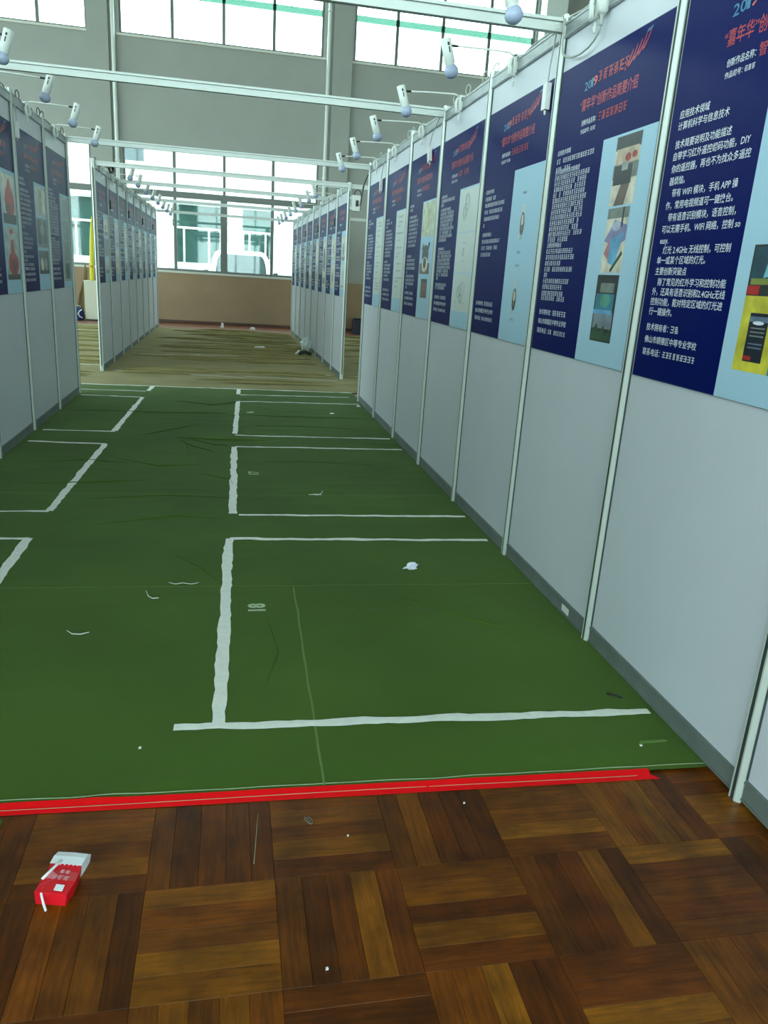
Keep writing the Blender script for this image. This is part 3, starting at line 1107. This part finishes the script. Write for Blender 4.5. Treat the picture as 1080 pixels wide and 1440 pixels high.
ORD = ['first', 'second', 'third', 'fourth', 'fifth', 'sixth', 'seventh', 'eighth']
PARTN = {0: 'partition by the tan cabinet', 1: 'partition with the plastic bag'}
PAL = [M_paper, C('pale_grey', 176, 182, 176), c_cream, C('steel', 110, 130, 138), c_gr, C('lilac', 130, 130, 170)]
for w_i, wl in enumerate((FL, FR)):
    for i in range(8):
        p = poster(wl, i, 'navy poster, %s from the window end of the %s' % (ORD[7 - i], PARTN[w_i]), near=False,
                   group='posters on the far partitions')
        kk = rp.choice((1, 2, 3))
        for s in range(kk):
            h = .72 / kk
            y0 = .10 + s * h
            photo(p, .55, .87, y0, y0 + h - .03, rp.choice(PAL[:4]),
                  [(ell(rp.uniform(.4, .6), rp.uniform(.4, .6), rp.uniform(.15, .35), rp.uniform(.15, .3)), rp.choice(PAL + [c_dk])),
                   (q(.1, .9, .05, rp.uniform(.12, .3)), rp.choice(PAL))])

# ------------------------------------------------------------------ clip-on arm lamps


def lamp_meshes():
    out = {}
    b = MB()
    b.box(-.026, -.006, -.016, .016, -.085, .010)
    b.box(.020, .032, -.016, .016, -.085, .010)
    b.box(-.026, .032, -.016, .016, .004, .016)
    b.lathe((.024, 0, -.13), (0, 0, 1), [(0, .006), (.02, .010), (.028, .006), (.05, .006)], 8)
    b.box(-.002, .030, -.022, .022, -.07, -.02)
    out['clamp'] = b.mesh('clamp', M_lamp)
    b = MB()
    b.tube([(.040 + .010 * math.cos(t), -.020 + .040 * t / 25.2, -.045 + .045 * math.sin(t)) for t in [k * .7 for k in range(37)]], .0042, 5)
    out['cable_coil'] = b.mesh('cable_coil', M_lamp, True)
    b = MB()
    b.tube([(.028, 0, .006), (.06, 0, .020), (.20, 0, .016), (.395, 0, .006)], .0052, 6)
    out['arm'] = b.mesh('arm', M_lamp, True)
    b = MB()
    b.lathe((.345, 0, .008), (1, 0, -.05), [(0, .0062), (.045, .0062)], 8)
    out['swivel'] = b.mesh('swivel', M_dark, True)
    ax = Vector((-.048, 0, -.15)).normalized()
    top = Vector((.414, 0, .034))
    b = MB()
    b.lathe(top, ax, [(0, .022), (.003, .0265), (.112, .0265), (.118, .023), (.124, .026)], 16)
    out['housing'] = b.mesh('housing', M_lamp, True)
    b = MB()
    b.lathe(top + ax * .122, ax, [(0, .025), (.008, .031), (.024, .0365), (.040, .034), (.052, .024), (.059, .008)], 16)
    out['bulb'] = b.mesh('bulb', M_bulb, True)
    b = MB()     # dark adjusting slot seen on the side facing along the aisle
    side = Vector((0, -1, 0))
    for s0, s1, wd in ((.022, .036, .005), (.042, .068, .003)):
        p0, p1 = top + ax * s0 + side * .0264, top + ax * s1 + side * .0264
        t = ax.cross(side)
        b.rings([[p - t * wd + side * .0012, p + t * wd + side * .0012, p + t * wd - side * .002, p - t * wd - side * .002] for p in (p0, p1)])
    for v in list(b.v):
        pass
    out['slot'] = b.mesh('slot', M_dark)
    b.v = [(x, -y, z) for x, y, z in b.v]
    out['slot2'] = b.mesh('slot', M_dark)
    return out


LM = lamp_meshes()


def lamp(wall, y, label, tilt=0.0, group='clip-on arm lamps on the partition tops'):
    root = thing('arm_lamp', wall.loc(y, 2.503) @ Matrix.Rotation(tilt, 4, 'Z'), label, 'lamp', group)
    for n in ('clamp', 'cable_coil', 'arm', 'swivel', 'housing', 'bulb'):
        o = link(n, LM[n], root)
        if n == 'housing':
            link('slot', LM['slot' if wall.side > 0 else 'slot2'], o)
    return root


for i, y, t, nm in ((2, 2.60, 0, 'yellow-square poster'), (3, 3.645, 0, 'three-photograph poster'), (4, 4.60, .12, 'wristband poster'), (5, 5.59, -.02, 'line drawing poster'),
                    (6, 6.60, 0, 'dark claw poster'), (7, 7.62, 0, 'white form poster second from the end post'), (8, 8.55, 0, 'white form poster beside the end post')):
    if i == 2:
        continue
    lamp(WR, y, 'white clip-on arm lamp above the ' + nm, t)
for y, t, nm in ((4.40, 0, 'panel before the red lantern poster'), (5.42, 0, 'red lantern poster'), (6.42, -.10, 'three grey photographs poster'), (7.42, -.04, 'photo-strip poster')):
    lamp(WL, y, 'white clip-on arm lamp above the ' + nm, t)
for w_i, wl in enumerate((FL, FR)):
    for i in range(8):
        lamp(wl, i + .42 + .16 * w_i + rp.uniform(-.08, .08), 'clip-on lamp over %s poster from window end, %s' % (ORD[7 - i], PARTN[w_i]), rp.uniform(-.15, .15))

# ------------------------------------------------------------------ cords, adapters, plug


def adapter(wall, y, z, label, tilt=0.0, cord_to=None, m=None):
    root = thing('power_adapter', wall.loc(y, z), label, 'power adapter', 'power adapters hanging from the partition tops')
    b = MB()
    c, s = math.cos(tilt), math.sin(tilt)
    b.rings([[(.028 + dx, (dy * c - zz * s), dy * s + zz * c) for dx, dy in ((-.012, -.022), (.012, -.022), (.012, .022), (-.012, .022))]
             for zz in (-.055, .055)], m=m or M_white)
    b.build('case', None, root)
    b = MB()
    dy = cord_to - y if cord_to is not None else 0
    s2 = -1 if wall.side < 0 else 1
    b.tube([(.028, -s * .055, .055 * c), (.030, -s * .1 + s2 * dy * .3, .12), (.026, s2 * dy, 2.49 - z), (.005, s2 * dy, 2.515 - z)], .0035, 6)
    b.build('cord', M_cable, root)
    b = MB()
    b.lathe((.028, s * .055, -.055 * c), (0, s, -c), [(0, .006), (.02, .004)], 8)
    b.build('strain_relief', M_white, root)


adapter(WR, 4.085, 2.225, 'white power adapter hanging between the three-photograph and wristband posters', .02, 4.05)
adapter(WR, 6.30, 2.265, 'white power adapter hanging between the line drawing and dark claw posters', .35, 6.05)
adapter(WR, 8.22, 2.24, 'white power adapter hanging between the two white form posters', .1, 8.04)
adapter(WL, 6.055, 2.265, 'white power adapter hanging by the three grey photographs poster', -.04, 6.03)
for w_i, wl in enumerate((FL, FR)):
    for k in (1, 3, 5, 7):
        adapter(wl, k + (.12 if w_i == 0 else .10), 2.1, 'dark adapter at %s post from window end, %s' % (ORD[8 - k], PARTN[w_i]), .1, k + .03,
                mat('adapter_grey', rgb(70, 76, 80), .5))


def cable(name_label, pts, r=.004, m=None):
    b = MB()
    b.tube(pts, r, 6, m or M_cable)
    return tag(b.build('cable', None, smooth=True), name_label, 'cable')


def rail_cable(wall, y0, y1, label, seed, m):
    rr = random.Random(seed)
    pts, y = [], y0
    while y < y1:
        pts.append(wall.at(rr.uniform(-.012, .006), y, 2.508 + abs(rr.gauss(0, .008))))
        y += rr.uniform(.08, .16)
        if rr.random() < .13:                       # a small loop standing up beside a clamp
            for a in range(9):
                t = a / 8 * 2 * math.pi
                pts.append(wall.at(-.004 + .006 * math.sin(t), y + .035 * math.sin(t) + .01 * a / 8, 2.54 - .03 * math.cos(t)))
            y += .05
    cable(label, pts, .0042, m)


rail_cable(WR, 2.2, 8.95, 'grey power cable lying along the top of the long poster partition', 2, M_cable)
rail_cable(WL, 4.1, 7.95, 'dark power cable along the top of the red lantern poster partition', 3, M_cabled)
rail_cable(FL, .1, 7.95, 'dark power cable along the top of the partition hiding the tan cabinet', 4, M_cabled)
rail_cable(FR, .1, 7.95, 'dark power cable along the top of the partition with the plastic bag', 5, M_cabled)

# white plug in the top of the panel above the three-photo poster, with its hanging cord
pl = thing('power_plug', WR.loc(3.578, 2.40), 'white power plug with a looping cord above the three-photograph poster', 'plug')
b = MB()
b.lathe((.030, 0, .02), (0, 0, 1), [(0, .012), (.012, .022), (.05, .026), (.13, .026)], 12)
b.build('body', M_lamp, pl, True)
b = MB()
b.lathe((.030, 0, -.02), (0, 0, 1), [(0, .006), (.012, .009), (.014, .006), (.024, .010), (.027, .007), (.042, .011)], 10)
b.build('strain_relief', M_cable, pl, True)
b = MB()
b.tube([(.030, -(y - 3.21), z - 2.40) for y, z in ((3.21, 2.385), (3.225, 2.36), (3.26, 2.340), (3.31, 2.327), (3.38, 2.322), (3.46, 2.328), (3.53, 2.345), (3.575, 2.37), (3.59, 2.41), (3.592, 2.47), (3.60, 2.51))], .0045, 6)
b.build('cord', M_cable, pl, True)

# black coil of cable on top of the far partition, junction box at the end of the other
pts = []
for k in range(60):
    t = k / 60 * 2 * math.pi * 3.5
    pts.append(FL.at(.02 + .012 * math.sin(k * .9), 1.35 + .17 * math.cos(t), 2.575 + .055 * math.sin(t)))
cable('black cable coil on top of the partition hiding the tan cabinet', pts, .009, M_dark)

jb = thing('junction_box', (1.585, 10.50, 2.19), 'white junction box with a black socket beside the far partition post', 'junction box')
boxes('case', [(-.055, .055, -.05, .05, 0, .19)], M_lamp, jb)
boxes('socket', [(-.005, .035, -.056, -.05, .055, .13)], M_dark, jb)
b = MB()
b.tube([(-.02, 0, .19), (-.01, 0, .24), (.03, 0, .262), (.065, 0, .235), (.075, 0, .18)], .006, 6)
b.build('cord', M_cabled, jb, True)
b = MB()
b.box(-.075, -.052, -.015, .015, .02, .05)
b.box(-.075, -.052, -.015, .015, .14, .17)
b.build('bracket', M_alu, jb)
cable('dark cable slanting from the long poster partition end to the junction box', [WR.at(-.02, 9.0, 2.52), (1.50, 9.3, 2.42), (1.57, 9.9, 2.31), (1.63, 10.43, 2.255)], .005, M_cabled)
cable('second dark cable slanting down beside the junction box cable', [WR.at(-.01, 9.0, 2.50), (1.475, 9.25, 2.36), (1.55, 9.8, 2.22), (1.64, 10.44, 2.20)], .004, M_cabled)

# ------------------------------------------------------------------ litter and scraps
# crushed milk carton
Mc = Matrix.Translation((-.376, 1.525, 0)) @ Matrix.Rotation(-.22, 4, 'Z')
ct = thing('milk_carton', Mc, 'crushed red and white milk carton with straws lying on the parquet', 'carton')
M_cred = mat('carton_red', rgb(214, 20, 36), .3, noise_amt=.06, noise_scale=60)
M_cwhite = mat('carton_white', rgb(226, 232, 236), .35)
W2, T = .034, .038
secs = [(-.066, .98, .92, .0), (-.03, 1.02, 1.0, .003), (.0, .97, .90, .001), (.019, 1.0, .95, -.002)]
b = MB()
b.rings([[(-W2 * sx + dx, y, .0005), (W2 * sx + dx, y, .0005), (W2 * sx + dx + .004, y + .002, T * sz * .9), (W2 * sx * .1 + dx, y, T * sz), (-W2 * sx + dx, y - .002, T * sz * 1.02)] for y, sx, sz, dx in secs])
b.build('body', M_cred, ct)
b = MB()
tri = []
ys = .019
for y, sx, sz, dx in ((ys, 1.01, .985, -.002), (.040, 1.02, 1.04, -.001), (.058, 1.0, .92, 0), (.069, .97, .62, .001)):
    tri.append([(-W2 * sx + dx, y, .0005), (W2 * sx + dx, y, .0005), (W2 * sx + dx + .003, y + .002, T * sz * .9), (W2 * sx * .1 + dx, y, T * sz), (-W2 * sx + dx, y - .002, T * sz * 1.02)])
b.rings(tri)
b.build('white_end', M_cwhite, ct)
b = MB()
for k in range(6):                               # torn zigzag hem of the white end
    x = -.026 + k * .010
    b.poly([(x, .020, T * 1.012), (x + .010, .020, T * 1.006), (x + .005, .012, T * 1.0)])
b.build('torn_hem', M_cwhite, ct)
b = MB()
b.tube([(-.012, .024, .0405), (-.017, .008, .0415), (-.024, -.014, .0410), (-.031, -.034, .0395)], .0032, 8)
b.build('straw', M_cwhite, ct, True)
b = MB()
b.tube([(-.020, -.054, .034), (-.018, -.068, .032), (-.008, -.080, .016), (-.001, -.086, .0035)], .0028, 8)
b.build('straw', M_cwhite, ct, True)
b = MB()
b.poly([(.006, -.060, .0362), (.025, -.060, .0345), (.025, -.044, .0372), (.006, -.044, .0385)])
b.build('white_label', M_cwhite, ct)
b = MB()
greek(b, -.014, -.024, .013, 3)
greek(b, -.002, -.006, .011, 2)
b.v = [(x, y, .0388 - .10 * max(0, x)) for x, y, _ in b.v]
b.build('printed_letters', mat('carton_pink_print', rgb(232, 170, 176), .4), ct)
b = MB()
b.poly([(-.028, -.050, .0372), (-.022, -.005, .0392), (.002, -.022, .0388), (-.006, -.030, .0384)])
b.build('printed_swoosh', mat('carton_rose', rgb(214, 110, 122), .4), ct)

# crumpled paper
bm = bmesh.new()
bmesh.ops.create_icosphere(bm, subdivisions=3, radius=1)
for v in bm.verts:
    n = abs(noise.noise(v.co * 1.7 + Vector((3, 0, 1)))) * 1.1 + abs(noise.noise(v.co * 3.9)) * .7 - .45
    v.co *= 1 + n
    v.co.z *= .55 + .45 * (v.co.x > -.3) + .2 * noise.noise(v.co * 2.2)
    v.co.x = v.co.x * .030 + .008 * v.co.y
    v.co.y *= .021
    v.co.z = max(0, v.co.z * .019 + .013)
me = bpy.data.meshes.new('crumpled_paper')
bm.to_mesh(me)
bm.free()
me.materials.append(mat('tissue', rgb(226, 230, 244), .7, noise_amt=.1, noise_scale=60))
o = link('crumpled_paper', me)
o.location = (.885, 3.425, near_z(.885, 3.425) - .001)
tag(o, 'crumpled white paper ball lying on the green carpet', 'paper')


def scrap(name, label, cat, pts, r, m=M_tape):
    b = MB()
    b.tube([(x, y, near_z(x, y) + z) for x, y, z in pts], r, 5)
    tag(b.build(name, m, smooth=True), label, cat, 'litter on the green carpet')


scrap('wire_scrap', 'curved white wire scrap on the green carpet beside the sprayed number 17', 'wire', [(.52, 4.735, .004), (.56, 4.725, .005), (.585, 4.76, .006), (.60, 4.82, .004)], .0028)
scrap('wire_scrap', 'short white wire twig crossing the curved scrap', 'wire', [(.50, 4.73, .004), (.55, 4.745, .004), (.58, 4.73, .004)], .0025)
scrap('wire_scrap', 'hook-shaped white thread scrap near the carpet cross seam', 'wire', [(-.36, 3.20, .003), (-.345, 3.14, .004), (-.325, 3.115, .003), (-.30, 3.12, .003)], .002)
scrap('wire_scrap', 'shallow arc of white wire on the open green carpet', 'wire', [(-.615, 2.825, .004), (-.59, 2.795, .004), (-.56, 2.79, .004), (-.53, 2.805, .004)], .002)
scrap('wire_scrap', 'tangled pale threads lying along the carpet cross seam', 'wire', [(-.27, 3.29, .003), (-.24, 3.27, .004), (-.21, 3.285, .003), (-.17, 3.27, .003), (-.14, 3.285, .003)], .0016)
scrap('twig', 'tiny dark twig on the green carpet near the partition foot', 'twig', [(1.325, 2.20, .003), (1.35, 2.185, .004), (1.365, 2.165, .003)], .004, M_dark)


def chip(name, label, x, y, sx, sy, m, z=None, rot=0.0, cat='paper'):
    b = MB()
    b.rings([[(-sx, -sy, 0), (sx, -sy * .8, 0), (sx * .9, sy, 0), (-sx * .8, sy * .9, 0)], [(-sx, -sy, .003), (sx, -sy * .8, .004), (sx * .9, sy, .003), (-sx * .8, sy * .9, .003)]])
    o = b.build(name, m)
    o.location = (x, y, near_z(x, y) if z is None else z)
    o.rotation_euler = (0, 0, rot)
    tag(o, label, cat, 'litter on the green carpet')


chip('paper_scrap', 'small white paper square on the green carpet beyond the tape lines', 1.03, 7.757, .022, .03, M_white)
tag(boxes('sticker', [(1.4400, 1.4412, 2.80, 2.87, .028, .058)], M_white), 'small white sticker on the bottom rail of the long poster partition', 'sticker')
chip('paper_scrap', 'white paper scrap at the partition foot past the double tape lines', 1.39, 8.28, .02, .04, M_white)
chip('tape_scrap', 'short faded tape mark on the carpet between red tape and partition', 1.335, 1.902, .05, .006, M_seam, cat='tape')
chip('paper_scrap', 'tiny white crumb on the carpet by the faded tape mark', 1.285, 1.885, .004, .004, M_white)
chip('paper_scrap', 'tiny white crumb on the carpet below the left tape corner', -.26, 2.03, .004, .004, M_white)

# scraps on the parquet
for k, (x, y, s, lab) in enumerate(((.30, 1.60, .0022, 'tiny white crumb on the parquet in front of the red tape'), (.20, 1.215, .003, 'tiny white crumb on the pale parquet block'),
                                    (.64, 1.69, .0025, 'tiny white crumb on the parquet beside dark strips'))):
    chip('crumb', lab, x, y, s, s, M_white, z=.0005, cat='crumb')
b = MB()
pts = [(.205 + .010 * math.sin(t * .9) * (1 if k < 9 else .6), 1.668 + .014 * math.cos(t * 1.1), .0012) for k, t in enumerate([j * .7 for j in range(14)])]
b.tube(pts, .0011, 4)
tag(b.build('thread_scrap', mat('grey_thread', rgb(120, 130, 125), .7), smooth=True), 'tiny knotted grey thread on the parquet', 'thread')
b = MB()
b.tube([(.075 - .004 * t, 1.715 - .046 * t, .0008 + .0003 * math.sin(t)) for t in range(5)], .0008, 4)
tag(b.build('thread_scrap', M_thread, smooth=True), 'fine pale straight thread lying on dark parquet strips', 'thread')

# ------------------------------------------------------------------ far end of the hall
# plastic bag at the foot of the far partition
bm = bmesh.new()
bmesh.ops.create_icosphere(bm, subdivisions=3, radius=1)
for v in bm.verts:
    n = noise.noise(v.co * 1.9 + Vector((4, 1, 0))) * .4 + noise.noise(v.co * 4.5) * .25
    v.co *= 1 + n
    v.co = Vector((v.co.x * .09, v.co.y * .13, max(0, v.co.z * .13 + .12)))
me = bpy.data.meshes.new('plastic_bag')
bm.to_mesh(me)
bm.free()
me.materials.append(mat('thin_plastic', rgb(196, 208, 204), .3, noise_amt=.15, noise_scale=20))
pb = link('plastic_bag', me)
pb.location = (1.31, 13.75, .045)
tag(pb, 'crumpled pale plastic bag at the foot of the far partition', 'bag')
b = MB()
b.tube([(1.17, 13.45, .03), (1.22, 13.46, .06), (1.28, 13.5, .07), (1.33, 13.44, .05), (1.38, 13.43, .04)], .028, 7)
tag(b.build('rag', mat('dark_green_rag', rgb(40, 54, 44), .9), smooth=True), 'dark green rag in front of the plastic bag', 'rag')
b = MB()
b.tube([(1.10, 13.40, .035), (1.14, 13.42, .06), (1.17, 13.45, .09)], .02, 6)
tag(b.build('paper_scrap', M_white, smooth=True), 'white paper twist beside the dark green rag', 'paper')


def scrap_far(label, x, y, sx, sy, h):
    b = MB()
    b.rings([[(-sx, -sy, 0), (sx, -sy, 0), (sx, sy, 0), (-sx, sy, 0)], [(-sx * .6, -sy * .5, h), (sx * .8, -sy * .4, h * .7), (sx * .5, sy * .6, h), (-sx * .7, sy * .5, h * .8)]])
    o = b.build('paper_scrap', M_white)
    o.location = (x, y, far_z(x, y) if y < 18.1 else -.004)
    tag(o, label, 'paper', 'litter near the windows')


scrap_far('flat white paper scrap on the middle of the brown carpet', .53, 14.4, .12, .05, .03)
scrap_far('small upright white scrap on the floor before the window wall', -.20, 19.35, .04, .03, .11)
scrap_far('white crumpled scrap on the floor near the carpet end', .52, 19.2, .07, .04, .05)
scrap_far('tiny white scrap on brown carpet beside the far partition post', 2.15, 12.0, .04, .03, .02)

# tan cabinet, yellow roll, stalks and bag by the window wall
cb = thing('cabinet', (-3.16, 19.62, 0), 'tan upright cabinet by the window wall half hidden by a partition', 'cabinet')
M_tan = mat('tan_board', rgb(206, 204, 184), .6)
boxes('body', [(-.19, .55, -.20, .20, .03, .88)], M_tan, cb)
boxes('top_board', [(-.20, .56, -.21, .21, .88, .90)], M_tan, cb)
boxes('plinth', [(-.17, .53, -.18, .18, 0, .03)], M_dark, cb)
boxes('door', [(-.18, .18, -.212, -.20, .05, .86)], M_tan, cb)
boxes('door', [(.19, .54, -.212, -.20, .05, .86)], M_tan, cb)
b = MB()
b.lathe((-3.20, 19.60, .902), (.045, 0, 1), [(0, .035), (.04, .046), (.5, .052), (.85, .048), (1.1, .036), (1.35, .018), (1.42, .006)], 12)
yl = thing('yellow_roll', (-3.20, 19.60, .902), 'tall rolled yellow banner standing on the tan cabinet', 'banner')
b.v = [(x + 3.20, y - 19.60, z - .902) for x, y, z in b.v]
b.build('cloth', mat('banner_yellow', rgb(214, 204, 60), .6, noise_amt=.2, noise_scale=12, stretch=(4, 4, .4)), yl, True)
b = MB()
b.lathe((.012, 0, .30), (.045, 0, 1), [(0, .055), (.04, .055)], 12)
b.build('tie', mat('tie_orange', rgb(200, 140, 30), .6), yl, True)
st = thing('dry_stalks', (-3.54, 19.98, 0), 'bundle of thin brown dry stalks leaning behind the navy bag', 'stalks')
rs = random.Random(9)
for k in range(26):
    b = MB()
    x = rs.uniform(-.12, .14)
    b.tube([(x * 1.3, rs.uniform(-.05, .05), .01), (x * .8 + .05, rs.uniform(-.04, .04), .5), (.13 + x * .25, rs.uniform(-.03, .03), .9), (.16 + x * .2, 0, rs.uniform(1.05, 1.3))], .009, 4)
    b.build('stalk', mat('dry_stalk_%d' % (k % 2), rgb(136, 116, 78) if k % 2 else rgb(104, 88, 56), .8), st)
bg = thing('duffel_bag', (-3.515, 19.44, 0), 'navy bag with a white handle on the floor beside the tan cabinet', 'bag')
b = MB()
rg = []
for z, sx, sy in ((0, .11, .12), (.03, .135, .14), (.15, .13, .13), (.24, .115, .10), (.28, .08, .05)):
    rg.append([(sx * math.copysign(abs(math.cos(t)) ** .6, math.cos(t)), sy * math.copysign(abs(math.sin(t)) ** .6, math.sin(t)), z) for t in [k * math.pi / 8 for k in range(16)]])
b.rings(rg)
b.build('body', mat('navy_cloth', rgb(26, 40, 92), .8), bg, True)
b = MB()
b.tube([(.12, -.145, .06), (.06, -.152, .09), (.03, -.15, .15), (.06, -.145, .21), (.11, -.13, .24)], .012, 6)
b.build('handle', M_white, bg, True)
b = MB()
b.tube([(-.03, 0, .28), (.0, -.02, .33), (.05, -.01, .32), (.06, 0, .28)], .018, 6)
b.build('bundle', mat('grey_cloth', rgb(150, 152, 146), .8), bg, True)
for lab, pts in (('white strip of paper leaning at the left of the navy bag', [(-3.80, 19.40, .014), (-3.76, 19.38, .09), (-3.70, 19.36, .19)]),
                 ('white strip of paper on the floor by the navy bag', [(-3.74, 19.22, .05), (-3.68, 19.20, .03), (-3.64, 19.19, .015)])):
    b = MB()
    b.tube(pts, .014, 5)
    tag(b.build('paper_scrap', M_white), lab, 'paper')
b = MB()
rg = []
for z, sx, sy in ((0, .05, .10), (.05, .07, .12), (.14, .05, .1), (.18, .02, .05)):
    rg.append([(sx * math.cos(t) - 3.80, sy * math.sin(t) + 19.62, z) for t in [k * math.pi / 6 for k in range(12)]])
b.rings(rg)
tag(b.build('rubbish_bundle', mat('dark_olive', rgb(52, 58, 40), .9), smooth=True), 'dark olive rubbish bundle between the white paper strips', 'rubbish')

sh = boxes('paper_sheet', [(-2.44, -2.02, FARY + .045, FARY + .049, 3.66, 3.99)], M_glass_blue)
tag(sh, 'pale blue sheet fixed inside the window corner above the partition', 'sheet')
cable('thin pale wire sagging from a cross beam before the window', [(.95, 10.47, 2.46), (1.02, 10.6, 2.34), (1.1, 10.9, 2.25), (1.28, 11.3, 2.30), (1.47, 11.6, 2.45)], .004)

# dark navy crate beyond the near partition end
cr = thing('dark_crate', (3.22, 19.35, 0), 'dark navy crate on the floor by the brown dado', 'crate')
M_crate = mat('navy_plastic', rgb(24, 26, 52), .5)
b = MB()
b.box(-.22, .22, -.16, .16, .0, .02)
for a in ((-.22, .22, -.16, -.145), (-.22, .22, .145, .16), (-.22, -.205, -.145, .145), (.205, .22, -.145, .145)):
    b.box(*a, .02, .32)
b.build('body', M_crate, cr)
boxes('rim', [(-.235, .235, -.175, -.145, .32, .35), (-.235, .235, .145, .175, .32, .35), (-.235, -.205, -.145, .145, .32, .35), (.205, .235, -.145, .145, .32, .35)], M_crate, cr)
boxes('contents', [(-.2, .2, -.14, .14, .02, .38)], mat('black_cloth', rgb(20, 20, 24), .9), cr)

# ------------------------------------------------------------------ outside the windows
g = MB()
g.box(-45, 45, FARY + .31, 70, -.4, -.1)
g.box(-45, 45, -40, BACKY - .31, -.4, -.1)
g.box(-45, LEFTX - .31, BACKY - .31, FARY + .31, -.4, -.1)
tag(g.build('ground', mat('concrete_yard', rgb(176, 178, 172), .9, noise_amt=.05, noise_scale=1.5)), kind='structure')

BY = 28.5
bd = thing('building', (0, BY, -.1), 'white building with green tinted windows across the yard', 'building')
M_tile = mat('white_tile', rgb(232, 236, 234), .5, noise_amt=.02, noise_scale=3)
M_bglass = mat('green_glass', rgb(30, 66, 60), .12, spec=.2, noise_amt=.25, noise_scale=.9)
k_ = BY / 27.0
bw = [(-10.6, -8.2), (-7.6, -6.2), (-5.45, -2.75), (-1.86, -.30), (.37, 1.40), (2.7, 4.6), (5.4, 7.8)]
bw = [(a * k_, c * k_) for a, c in bw]
bz = (1.42 + .1, 3.42 + .1)
b = MB()
us = [-16] + [u for p_ in bw for u in p_] + [16]
for a, c in zip(us[0::2], us[1::2]):
    b.box(a, c, 0, .3, 0, 7.4)
for a, c in bw:
    b.box(a, c, 0, .3, 0, bz[0])
    b.box(a, c, 0, .3, bz[1], 7.4)
b.box(-16, 16, .3, 8, 0, 7.4)
b.build('wall', M_tile, bd)
for a, c in ((-2.55, -1.98), (1.55, 2.45), (-7.0, -5.95)):
    boxes('column', [(a * k_, c * k_, -.25, 0, 0, 7.4)], M_tile, bd)
boxes('eave', [(-16.2, 16.2, -.5, 8.2, 7.4, 7.6)], M_tile, bd)
for a, c in bw:
    wroot = boxes('window', [(a, c, .18, .22, bz[0], bz[1])], M_bglass, bd)
    fr = MB()
    for x in [a + .03, a + (c - a) * .23, a + (c - a) * .74, c - .03]:
        fr.box(x - .03, x + .03, .13, .18, bz[0], bz[0] + 1.2)
    for z in (bz[0] + .03, bz[0] + 1.2, bz[1] - .03):
        fr.box(a, c, .125, .18, z - .035, z + .035)
    fr.build('window_frame', M_tile, wroot)
    boxes('window_ledge', [(a - .1, c + .1, -.12, .1, bz[0] - .12, bz[0])], M_tile, wroot)

# white van parked outside
vn = thing('van', (.29, 22.75, -.1), 'white van parked outside behind the window glass', 'van')
M_van = mat('van_white', rgb(238, 240, 240), .25, coat=.4)
M_vglass = mat('van_glass', rgb(44, 66, 68), .08, spec=.25)


def sect(w0, w1, z0, z1, y, r=.12, zs=6):
    pts = []
    for sgn in (1, -1):
        seq = [(w0, z0), (w0 + .02, z0 + (z1 - z0) * .45), (w1 + (w0 - w1) * .35, z1 - r * 1.6), (w1 - .02, z1 - r * .55), (w1 - r * 1.2, z1)]
        if sgn < 0:
            seq = seq[::-1]
        pts += [(sgn * a, y, z) for a, z in seq]
    return pts


b = MB()
b.rings([sect(.84, .82, .35, 1.08, 0), sect(.90, .88, .28, 1.20, .12), sect(.91, .89, .25, 1.25, 2.2), sect(.91, .89, .25, 1.20, 3.8), sect(.86, .82, .3, 1.0, 4.5)])
b.build('lower_body', M_van, vn, True)
b = MB()
b.rings([sect(.86, .78, 1.05, 1.20, .10), sect(.86, .74, 1.05, 1.93, .42), sect(.86, .75, 1.05, 1.99, 1.2), sect(.86, .75, 1.05, 1.97, 2.8), sect(.86, .76, 1.05, 1.22, 3.9)])
b.build('cabin', M_van, vn, True)
b = MB()
n0, n1 = Vector((0, .112, 1.25)), Vector((0, .395, 1.87))
off = Vector((0, -.045, .01))
rows = []
for t, wd in ((0.0, .70), (.25, .705), (.6, .68), (.85, .63), (.97, .55)):
    p_ = n0.lerp(n1, t) + off
    rows.append([p_ + Vector((x * wd, .05 * x * x - .01, 0)) for x in (-1, -.6, -.2, .2, .6, 1)])
b.rings(rows, False, None, False)
b.build('windscreen', M_vglass, vn, True)
for s in (-1, 1):
    b = MB()
    b.poly([(s * .845, .62, 1.30), (s * .845, 3.2, 1.30), (s * .80, 2.8, 1.80), (s * .80, .72, 1.80)])
    b.v = [(x + s * .035, y, z) for x, y, z in b.v]
    b.build('side_window', M_vglass, vn)
    for y in (.9, 3.6):
        w_ = thing  # wheels
        b = MB()
        b.lathe((s * .72, y, .33), (s, 0, 0), [(0, .30), (.02, .33), (.18, .33), (.20, .29), (.205, .18), (.19, .17)], 20)
        b.build('wheel', M_dark, vn, True)
    boxes('lamp_unit', [(s * .62 - .14, s * .62 + .14, -.03, .06, .75, .95)], mat('lamp_glass', rgb(200, 205, 205), .1), vn)
    boxes('mirror', [(s * .98 - .06, s * .98 + .06, .45, .55, 1.22, 1.42)], M_dark, vn)
boxes('bumper', [(-.86, .86, -.08, .1, .38, .58)], M_dark, vn)
